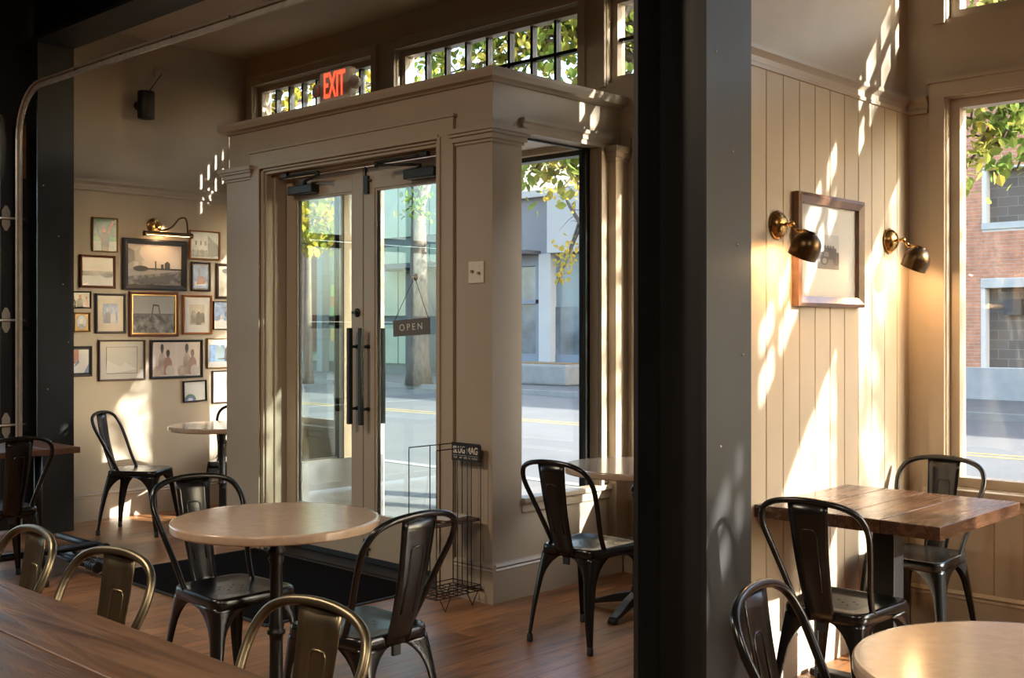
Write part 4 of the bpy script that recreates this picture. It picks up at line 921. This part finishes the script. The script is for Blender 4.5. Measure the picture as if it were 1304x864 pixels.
po = bpy.data.objects.new('picture_lamp_light', picl); COL.objects.link(po); po.location = Vector(c)+mid+Vector((0, 0, -0.012)); po.rotation_euler = Vector((0.55, 0, 0.8)).to_track_quat('Z', 'X').to_euler()

# framed picture between the sconces
XB = XP+0.0125
WALN = mat('walnut_frame', (0.13, 0.06, 0.028), 0.28, var=0.35, scale=16, stretch=(1, 1, 1), coat=0.2)
trk = [(rect(0, 0, 1, .3), (0.16, 0.15, 0.13)), (rect(0, .28, 1, .5), 'photo_grain_dark'), ([(.2, .32), (.95, .30), (.95, .5), (.7, .56), (.3, .54)], (0.03, 0.03, 0.03)), (ell(.32, .24, .17, .13), (0.02, 0.02, 0.02)), (ell(.32, .24, .10, .08), (0.3, 0.29, 0.27)), (ell(.86, .24, .14, .13), (0.02, 0.02, 0.02)), *[(ell(.35+.12*k, .64, .05, .05), (0.1, 0.1, 0.1)) for k in range(4)], (rect(.3, .52, .85, .62), 'photo_grain_dark'), (rect(.28, .36, .5, .5), (0.2, 0.2, 0.19))]
pe = picture('walnut framed old vehicle photo in a wide mount between the sconces', 1016.5, 250, 1103, 391, WALN, 0.042, trk, matw=0.62, matc=(0.55, 0.54, 0.50), bg=(0.42, 0.41, 0.39), depth=0.038, X=XB)

# ================================================================== OUTDOORS: buildings across the street
YB = 24.0
MORTAR = mat('mortar', (0.58, 0.54, 0.49), 0.9)
BRK = mat('red_brick', (0.48, 0.20, 0.11), 0.85, var=0.3, scale=5.0, world=True)
def bricktex(name, c1, c2, mortar, bw, bh):
    m, n, bs = nmat(name); L = n.links
    g = n.nodes.new('ShaderNodeNewGeometry'); sp = n.nodes.new('ShaderNodeSeparateXYZ'); cb = n.nodes.new('ShaderNodeCombineXYZ'); br = n.nodes.new('ShaderNodeTexBrick')
    L.new(g.outputs['Position'], sp.inputs[0]); L.new(sp.outputs['X'], cb.inputs['X']); L.new(sp.outputs['Z'], cb.inputs['Y']); L.new(cb.outputs[0], br.inputs['Vector'])
    br.inputs['Color1'].default_value = (*c1, 1); br.inputs['Color2'].default_value = (*c2, 1); br.inputs['Mortar'].default_value = (*mortar, 1)
    br.inputs['Scale'].default_value = 1.0; br.inputs['Brick Width'].default_value = bw; br.inputs['Row Height'].default_value = bh; br.inputs['Mortar Size'].default_value = 0.006
    L.new(br.outputs['Color'], bs.inputs['Base Color']); bs.inputs['Roughness'].default_value = 0.85
    MATS[name] = m; return m
BTEX = bricktex('far_brick', (0.36, 0.14, 0.08), (0.28, 0.10, 0.06), (0.30, 0.27, 0.24), 0.21, 0.075)
CMU = bricktex('grey_block', (0.15, 0.115, 0.09), (0.11, 0.082, 0.064), (0.22, 0.19, 0.16), 0.41, 0.2)
LIME = mat('pale_limestone', (0.42, 0.40, 0.37), 0.8, var=0.1, scale=3, world=True)
bb = empty('brick_building', (-9.6, YB, GRADE)); tag(bb, 'red brick building across the street seen through the right window', 'building')
def R(x0, x1, z0, z1): return (x0, x1, z0, z1)
BX0 = -9.55
openings = [(-8.98, -6.9, 3.66, 4.78), (-9.0, -6.9, 0.62, 2.29)]
def inop(x0, x1, z0, z1): return any(x1 > a+0.02 and x0 < b-0.02 and z1 > c+0.01 and z0 < d-0.01 for a, b, c, d in [(-9.06, -6.84, 3.52, 4.78), (-9.08, -6.82, 0.62, 2.48)])
mb = MB(); wall_holes(mb, BX0+0.02, -4.0, GRADE, 9.0, openings, lambda a, b, z0, z1: mb.box(a-BX0-0.05, b-BX0-0.05, -0.006, 0.6, z0-GRADE, z1-GRADE))
# mesh coordinates are relative to the building's base corner
for k in range(len(mb.v)): mb.v[k] = (mb.v[k][0]+BX0+0.05+9.6, mb.v[k][1], mb.v[k][2])
mb.build('mortar_wall', MORTAR, bb, fixn=False)
B('brick_wall', BTEX, bb, (5.6, 30, 0, 6, 0, 9.0)); B('brick_wall', BTEX, bb, (0.07, 5.6, 0.6, 6, 0, 9.0))
bm_ = MB(); bm_.box(0.004, 0.206, -0.012, 0.03, 0.004, 0.071); tmp = bm_.build('brick', BRK); BRME = tmp.data; bpy.data.objects.remove(tmp)
cand = []
z = 0.62; r = 0
while z < 8.9:
    x = BX0 - (0.105 if r % 2 else 0)
    while x < -4.1:
        if x >= BX0-0.001 and not inop(x, x+0.21, z, z+0.075): cand.append((x, z))
        elif x < BX0: cand.append((x+0.105, z, 0.105))
        else:
            for a_, b_, c_, d_ in ((-9.06, -6.84, 3.52, 4.78), (-9.08, -6.82, 0.62, 2.48)):
                if z+0.075 > c_+0.01 and z < d_-0.01:
                    if x < a_-0.03 < x+0.21: cand.append((x, z, a_-x))
                    if x < b_+0.03 < x+0.21: cand.append((b_, z, x+0.21-b_))
        x += 0.21
    z += 0.075; r += 1
rest = MB(); n_ind = 0
def bvis(c):
    p = proj((c[0]+0.1, YB, c[1]+0.035)); return bool(p and 1200 < p[0] < 1310 and 90 < p[1] < 480)
vis = [c for c in cand if len(c) == 2 and bvis(c)]
vis.sort(key=lambda c: abs(c[1]-2.6)); ind = set(vis[:300])
for c in cand:
    if c in ind:
        o = bpy.data.objects.new('brick', BRME); COL.objects.link(o); o.parent = bb; o.location = (c[0]+9.6, 0, c[1]-GRADE)
    else:
        w_ = c[2] if len(c) == 3 else 0.21
        rest.box(c[0]+9.6+0.004, c[0]+9.6+w_-0.004, -0.012, 0.03, c[1]-GRADE+0.004, c[1]-GRADE+0.071)
tag(rest.build('brick_remainder', BRK, bb, fixn=False), kind='stuff')
o = -GRADE
B('window_infill', CMU, bb, (0.6, 2.72, 0.22, 0.3, 3.64+o, 4.8+o)); B('ledge', LIME, bb, (0.54, 2.76, -0.05, 0.2, 3.52+o, 3.655+o)); B('window_infill', CMU, bb, (0.6, 1.55, 0.25, 0.33, 0.6+o, 2.3+o))
B('lintel', LIME, bb, (0.52, 2.78, -0.03, 0.2, 2.295+o, 2.475+o)); B('door_frame', LIME, bb, (1.55, 1.68, 0.15, 0.3, 0.6+o, 2.29+o)); B('dark_door', mat('dark_doorway', (0.02, 0.02, 0.022), 0.4), bb, (1.68, 2.7, 0.25, 0.32, 0.6+o, 2.29+o)); B('vent_box', mat('dark_vent', (0.03, 0.03, 0.03), 0.5), bb, (0.95, 1.3, 0.1, 0.24, 1.72+o, 2.05+o))
B('base_wall', mat('painted_base', (0.30, 0.29, 0.28), 0.8, var=0.1, scale=4, world=True), bb, (-0.06, 30, -0.06, 0.015, 0, 0.61+o))
mb = MB(); mb.tube([(-0.02, -0.06, 0.0), (-0.02, -0.06, 7.5)], 0.05, 10); mb.build('downpipe', mat('grey_pipe', (0.12, 0.12, 0.125), 0.5), bb)
e = empty('low_building', (-12, YB+1.2, GRADE)); tag(e, 'low pale brick building left of the red brick building', 'building')
B('wall', bricktex('pale_brick', (0.33, 0.24, 0.18), (0.28, 0.2, 0.15), (0.3, 0.27, 0.24), 0.21, 0.075), e, (-5.0, 2.39, 0, 6, 0, 3.9)); B('coping', LIME, e, (-5.1, 2.385, -0.1, 0.3, 3.9, 4.05)); B('door', MATS['dark_doorway'], e, (-2.0, -1.0, -0.03, 0.0, 0, 2.1))

# grey and white shop building, seen through the entry's side window
GREYW = mat('pale_grey_render', (0.20, 0.20, 0.21), 0.85, var=0.06, scale=1.5, world=True); WHITEW = mat('white_render', (0.40, 0.39, 0.375), 0.85, var=0.04, scale=1.5, world=True); BLUEG = mat('blue_grey_joinery', (0.13, 0.16, 0.20), 0.5); SHOPG = mat('shop_window_glass', (0.10, 0.13, 0.15), 0.08, 0.0, var=0.5, scale=1.2, world=True); TEAL = mat('frosted_teal_glass', (0.15, 0.19, 0.20), 0.25, var=0.15, scale=0.9, world=True)
e = empty('shop_building', (-21.3, YB, GRADE)); tag(e, 'pale grey shop building across the street with a blank white sign box', 'building')
B('wall', GREYW, e, (-3.6, 3.2, 0.3, 7, 0, 5.3)); B('cornice', LIME, e, (-3.7, 3.3, 0.1, 0.6, 5.3, 5.5)); B('sign_box', WHITEW, e, (0.2, 2.2, -0.25, 0.3, 3.62, 5.45)); B('pier', WHITEW, e, (-0.25, 0.2, -0.1, 0.3, 0, 3.62)); B('pier_base', WHITEW, e, (-0.31, 0.26, -0.16, 0.3, 0, 0.35))
B('shop_window', TEAL, e, (0.2, 3.0, 0.15, 0.3, 0.75, 3.6)); B('shop_window', SHOPG, e, (0.2, 3.0, 0.12, 0.15, 0.75, 2.1)); B('stall_riser', BLUEG, e, (0.2, 3.0, 0.1, 0.3, 0, 0.75))
B('shop_frame', BLUEG, e, (-3.4, -0.25, 0.05, 0.3, 3.3, 3.62), (-3.4, -0.25, 0.05, 0.3, 2.2, 2.32), (-3.4, -0.25, 0.05, 0.3, 0, 0.75), (-0.5, -0.36, 0.05, 0.3, 0.75, 3.3), (-1.5, -1.36, 0.05, 0.3, 0.75, 3.3), (-2.5, -2.36, 0.05, 0.3, 0.75, 3.3))
for k in range(3): B('pane', SHOPG, e, (-3.4+k*1.0+0.04, -2.5+k*1.0, 0.2, 0.22, 0.75, 2.2)); B('pane', SHOPG, e, (-3.4+k*1.0+0.04, -2.5+k*1.0, 0.2, 0.22, 2.32, 3.3))
B('awning', mat('dark_awning', (0.05, 0.055, 0.06), 0.7), e, (-3.4, -0.3, -0.6, 0.05, 3.62, 3.72))
e = empty('planter', (-20.4, YB-1.6, GRADE)); tag(e, 'low concrete planter in front of the pale grey shop', 'planter')
B('kerb', MATS['curb_concrete'], e, (-0.7, 1.6, -0.5, 0.5, 0, 0.55), bevel=0.06); B('soil', mat('fallen_leaves', (0.20, 0.12, 0.05), 0.9, var=0.6, scale=20), e, (-0.6, 1.5, -0.4, 0.4, 0.55, 0.58))

# pale green building seen through the doors
MINT = mat('pale_green_render', (0.24, 0.29, 0.21), 0.85, var=0.10, scale=0.8, world=True)
e = empty('green_building', (-30, YB, GRADE)); tag(e, 'pale green panelled building across the street seen through the doors', 'building')
B('wall', mat('dark_band', (0.06, 0.075, 0.075), 0.6), e, (-9, 5.0, 0.1, 8, 0, 9.0))
xs = [-9.0, -7.4, -5.8, -4.1, -2.55, -1.0, 0.6, 2.2, 3.7, 5.0]
for k in range(len(xs)-1):
    for (z0, z1) in ((1.9, 4.15), (4.45, 6.6), (6.75, 8.9), (0.35, 1.6)):
        B('panel', MINT, e, (xs[k]+0.03, xs[k+1]-0.03, 0.0, 0.1, z0, z1))
B('brick_pier', BTEX, e, (-2.75, -2.15, -0.25, 0.0, 0.7, 4.3)); B('grey_post', mat('grey_post', (0.16, 0.18, 0.18), 0.6), e, (-1.75, -1.45, -0.3, 0.0, 0, 5.5))
pan = [(mat('mural_green', (0.13, 0.36, 0.10), 0.7), 1.9, 2.25), (mat('mural_orange', (0.50, 0.20, 0.05), 0.7), 2.25, 2.6), (mat('mural_yellow', (0.55, 0.40, 0.08), 0.7), 1.05, 1.5), (mat('mural_lime', (0.35, 0.5, 0.12), 0.7), 2.6, 3.0)]
for m_, z0, z1 in pan: B('mural_band', m_, e, (-1.3, 0.55, -0.04, 0.0, z0, z1))
B('awning', mat('navy_awning', (0.03, 0.035, 0.055), 0.7), e, (1.8, 5.0, -1.2, 0.0, 3.35, 3.5)); B('shop_opening', MATS['dark_doorway'], e, (2.6, 4.9, -0.03, 0.0, 0.2, 3.3))
e = empty('terrace', (-46, YB, GRADE)); tag(e, 'grey brick terrace at the far left beyond the doors', 'building')
B('wall', GREYW, e, (-14, 6.9, 0, 8, 0, 7.0)); B('parapet', LIME, e, (-14, 6.9, -0.1, 0.3, 7.0, 7.3))
for k in range(6): w_ = B('window', BLUEG, e, (-12+3*k, -10.5+3*k, -0.02, 0.0, 1.0, 2.8)); B('pane', SHOPG, w_, (-11.9+3*k, -10.6+3*k, -0.03, -0.02, 1.1, 2.7))

# ------------------------------------------------------------------ trees
BARK = mat('grey_bark', (0.10, 0.078, 0.062), 0.9, var=0.4, scale=12, stretch=(1, 1, 0.3), bump=0.6, bscale=30)
def leaf_me(name, m, s):
    vs = [(0, -0.5*s, 0), (0.30*s, -0.18*s, 0.05*s), (0.34*s, 0.16*s, 0.06*s), (0, 0.56*s, -0.03*s), (-0.34*s, 0.16*s, 0.06*s), (-0.30*s, -0.18*s, 0.05*s), (0, 0.1*s, 0)]
    return vs, [(0, 1, 6), (1, 2, 6), (2, 3, 6), (3, 4, 6), (4, 5, 6), (5, 0, 6)]
def tree(label, x, y, h, r0, cz, rad, rz_, nl, ls, m, nb=16, clusters=(), part_leaves=0, low=2.4, lean=(0, 0), seed=1):
    rnd = random.Random(seed)
    e = empty('street_tree', (x, y, GRADE)); tag(e, label, 'tree', 'street trees')
    tp = [Vector((0, 0, -0.02)), Vector((lean[0]*.3, lean[1]*.3, h*.35)), Vector((lean[0]*.7, lean[1]*.7, h*.7)), Vector((lean[0], lean[1], h))]
    tp = catmull(tp, 5); N = len(tp)
    mb = MB(); mb.tube(tp, [r0*(1.25 if i == 0 else 1-0.75*i/N) for i in range(N)], 12); mb.build('trunk', BARK, e)
    ends = []; mb = MB()
    C = Vector((lean[0], lean[1], cz))
    tgt = list(clusters)
    for k in range(nb):
        a = 2*PI*k*0.381966*1.618+rnd.uniform(-.4, .4); ph = rnd.uniform(-0.75, 0.9)
        tgt.append((C+Vector((rad*math.cos(a)*math.sqrt(max(0.1, 1-ph*ph)), rad*math.sin(a)*math.sqrt(max(0.1, 1-ph*ph)), rz_*ph)), 0.38*rad))
    for (p, sp) in tgt:
        p = Vector(p); s0 = tp[min(N-1, int(N*rnd.uniform(0.5, 0.92)))]
        mid = s0.lerp(p, 0.5)+Vector((rnd.uniform(-.2, .2), rnd.uniform(-.2, .2), rnd.uniform(0.1, .45)))
        mb.tube(catmull([s0, mid, p], 6), [max(0.006, r0*0.34*(1-i/13.5)) for i in range(13)], 7)
        for q in range(4):
            st = s0.lerp(mid, 0.6).lerp(p, rnd.uniform(0.2, 1)); d = Vector((rnd.gauss(0, 1), rnd.gauss(0, 1), rnd.gauss(0, .6)))*sp*0.6
            mb.tube([st, st+d*.5+Vector((0, 0, .04)), st+d], [0.010, 0.007, 0.003], 5)
        ends.append((p, mid, sp))
    mb.build('branches', BARK, e)
    base, bf = leaf_me('leaf', m, ls); L = []
    while len(L) < nl:
        p, mid, sp = rnd.choice(ends); c = mid.lerp(p, rnd.uniform(0.35, 1.1)) + Vector((rnd.gauss(0, 1), rnd.gauss(0, 1), rnd.gauss(0, .75)))*sp*0.5
        if c.z+GRADE < low: continue
        q = Matrix.Rotation(rnd.uniform(0, 2*PI), 3, 'Z') @ Matrix.Rotation(rnd.gauss(0, 0.8)+0.6, 3, 'X') @ Matrix.Rotation(rnd.gauss(0, .6), 3, 'Y')
        L.append((c, q, rnd.uniform(0.7, 1.25)))
    keep = []
    if part_leaves:
        def vis(c):
            pr = proj((c.x+x, c.y+y, c.z+GRADE))
            if not pr: return None
            u, v, d = pr
            return d if (500 < u < 800 and 0 < v < 110) or (662 < u < 758 and 185 < v < 400) or (1200 < u < 1304 and 0 < v < 320) else None
        sc = sorted([(vis(t[0]), i) for i, t in enumerate(L) if vis(t[0])]); keep = {i for _, i in sc[:part_leaves]}
    lm = bpy.data.meshes.new('leaf'); lm.from_pydata(base, [], bf); lm.materials.append(m)
    st = MB()
    for i, (c, q, s) in enumerate(L):
        if i in keep:
            o = bpy.data.objects.new('leaf', lm); COL.objects.link(o); o.parent = e
            o.matrix_local = Matrix.Translation(c) @ (q.to_4x4()) @ Matrix.Scale(s, 4)
        else: st.add([c + q @ (Vector(v)*s) for v in base], bf, False)
    tag(st.build('foliage', m, e, fixn=False), kind='stuff')
    return e
LG = leafmat('autumn_green_leaf', (0.19, 0.29, 0.07), (0.50, 0.42, 0.10)); LY = leafmat('yellow_leaf', (0.55, 0.36, 0.05), (0.40, 0.36, 0.08)); LM = leafmat('mixed_autumn_leaf', (0.22, 0.26, 0.05), (0.58, 0.38, 0.05)); LD = leafmat('green_leaf', (0.10, 0.19, 0.04), (0.26, 0.30, 0.06))
def cl(us, dist, x, y):
    out = []
    for (u, v, sp) in us:
        a, b = rdir(u); out.append((Vector((a*dist-x, b*dist-y, CAMZ+(HY-v)/F_PX*dist-GRADE)), sp))
    return out
t1 = (-5.25, 7.6)
tree('green and yellow street tree outside the entry, trunk behind the steel column', *t1, 5.6, 0.16, 5.0, 2.2, 1.6, 4800, 0.088, LG, 14,
     clusters=cl([(690, 205, .30), (735, 225, .34), (745, 200, .3), (715, 215, .3), (670, 225, .2), (740, 395, .05)], 8.8, *t1) + cl([(500+33*k, (20, 60, 95)[k % 3], .42) for k in range(10)] + [(515+40*k, (85, 30)[k % 2], .4) for k in range(8)], 9.2, *t1), part_leaves=290, low=2.25, seed=3)
t0 = (-12.3, 8.2)
tree('yellow street tree outside left of the entry, seen over the exit sign', *t0, 5.6, 0.16, 5.2, 2.2, 1.5, 2600, 0.11, LM, 12,
     clusters=cl([(380, 285, .3), (395, 315, .22), (435, 320, .25), (420, 295, .2), (340, 110, .5), (380, 90, .5), (420, 100, .5), (460, 85, .5), (360, 70, .5), (445, 60, .5)], 13.0, *t0), low=2.3, seed=31)
t2 = (-2.25, 8.1)
tree('street tree outside the right window, leaves hanging before the brick building', *t2, 5.2, 0.15, 4.9, 1.6, 1.4, 3000, 0.074, LG, 12,
     clusters=cl([(1235, 160, .22), (1285, 130, .25), (1270, 190, .22), (1230, 215, .2), (1295, 215, .2), (1290, 30, .4), (1240, 20, .4), (1225, 120, .15)], 7.4, *t2), part_leaves=290, low=2.2, seed=5)
tree('street tree up the sidewalk, right of the frame', 5.9, 8.3, 6.8, 0.14, 5.9, 1.4, 1.5, 520, 0.10, LD, 14, low=3.0, seed=9)
tree('street tree farther up the sidewalk, right of the frame', 1.8, 8.2, 7.0, 0.18, 5.6, 1.35, 1.6, 1900, 0.10, LD, 14, low=3.2, seed=12)
p = onZ(533, 489, GRADE)
tree('large street tree across the street seen through the right door', p.x, p.y, 8.0, 0.32, 7.8, 2.0, 2.2, 1400, 0.16, LD, 12, clusters=[((0.3, -0.3, 4.6), 0.5), ((-0.2, -0.4, 5.6), 0.6)], low=3.6, seed=15)
p = onZ(392, 488, GRADE)
tree('yellow leaved tree across the street seen through the left door', p.x, p.y, 6.0, 0.14, 5.3, 1.5, 1.4, 1000, 0.15, LY, 14, low=3.6, seed=18)
p = onZ(762, 497, GRADE)
tree('bare leaning street tree in front of the pale grey shop', p.x, p.y, 6.0, 0.22, 5.6, 1.5, 1.3, 500, 0.15, LY, 12, clusters=[((-0.9, -0.2, 3.0), .4), ((-1.3, 0, 2.6), .3)], low=2.6, seed=21)

# housings for the added, unseen fill lamps (their light is set at the top)
for k, (lx, ly) in enumerate(((-5.2, 0.2), (-1.2, -1.2), (2.6, 1.0))):
    e = empty('ceiling_light', (lx, ly, 3.9)); tag(e, ['square black ceiling light near the foreground plank table and side wall', 'square black ceiling light at the middle of the main room', 'square black ceiling light toward the far right storefront windows'][k], 'lamp', 'ceiling lights of the main room')
    B('housing', BLACK, e, (-0.32, 0.32, -0.32, 0.32, 0.006, 0.05), bevel=0.004)
    B('rim', BLACK, e, (-0.34, -0.32, -0.34, 0.34, -0.03, 0.05), (0.32, 0.34, -0.34, 0.34, -0.03, 0.05), (-0.32, 0.32, -0.34, -0.32, -0.03, 0.05), (-0.32, 0.32, 0.32, 0.34, -0.03, 0.05))
    mb = MB(); mb.tube([(0, 0, 0.05), (0, 0, 0.2495)], 0.012, 10); mb.build('stem', BLACK, e)
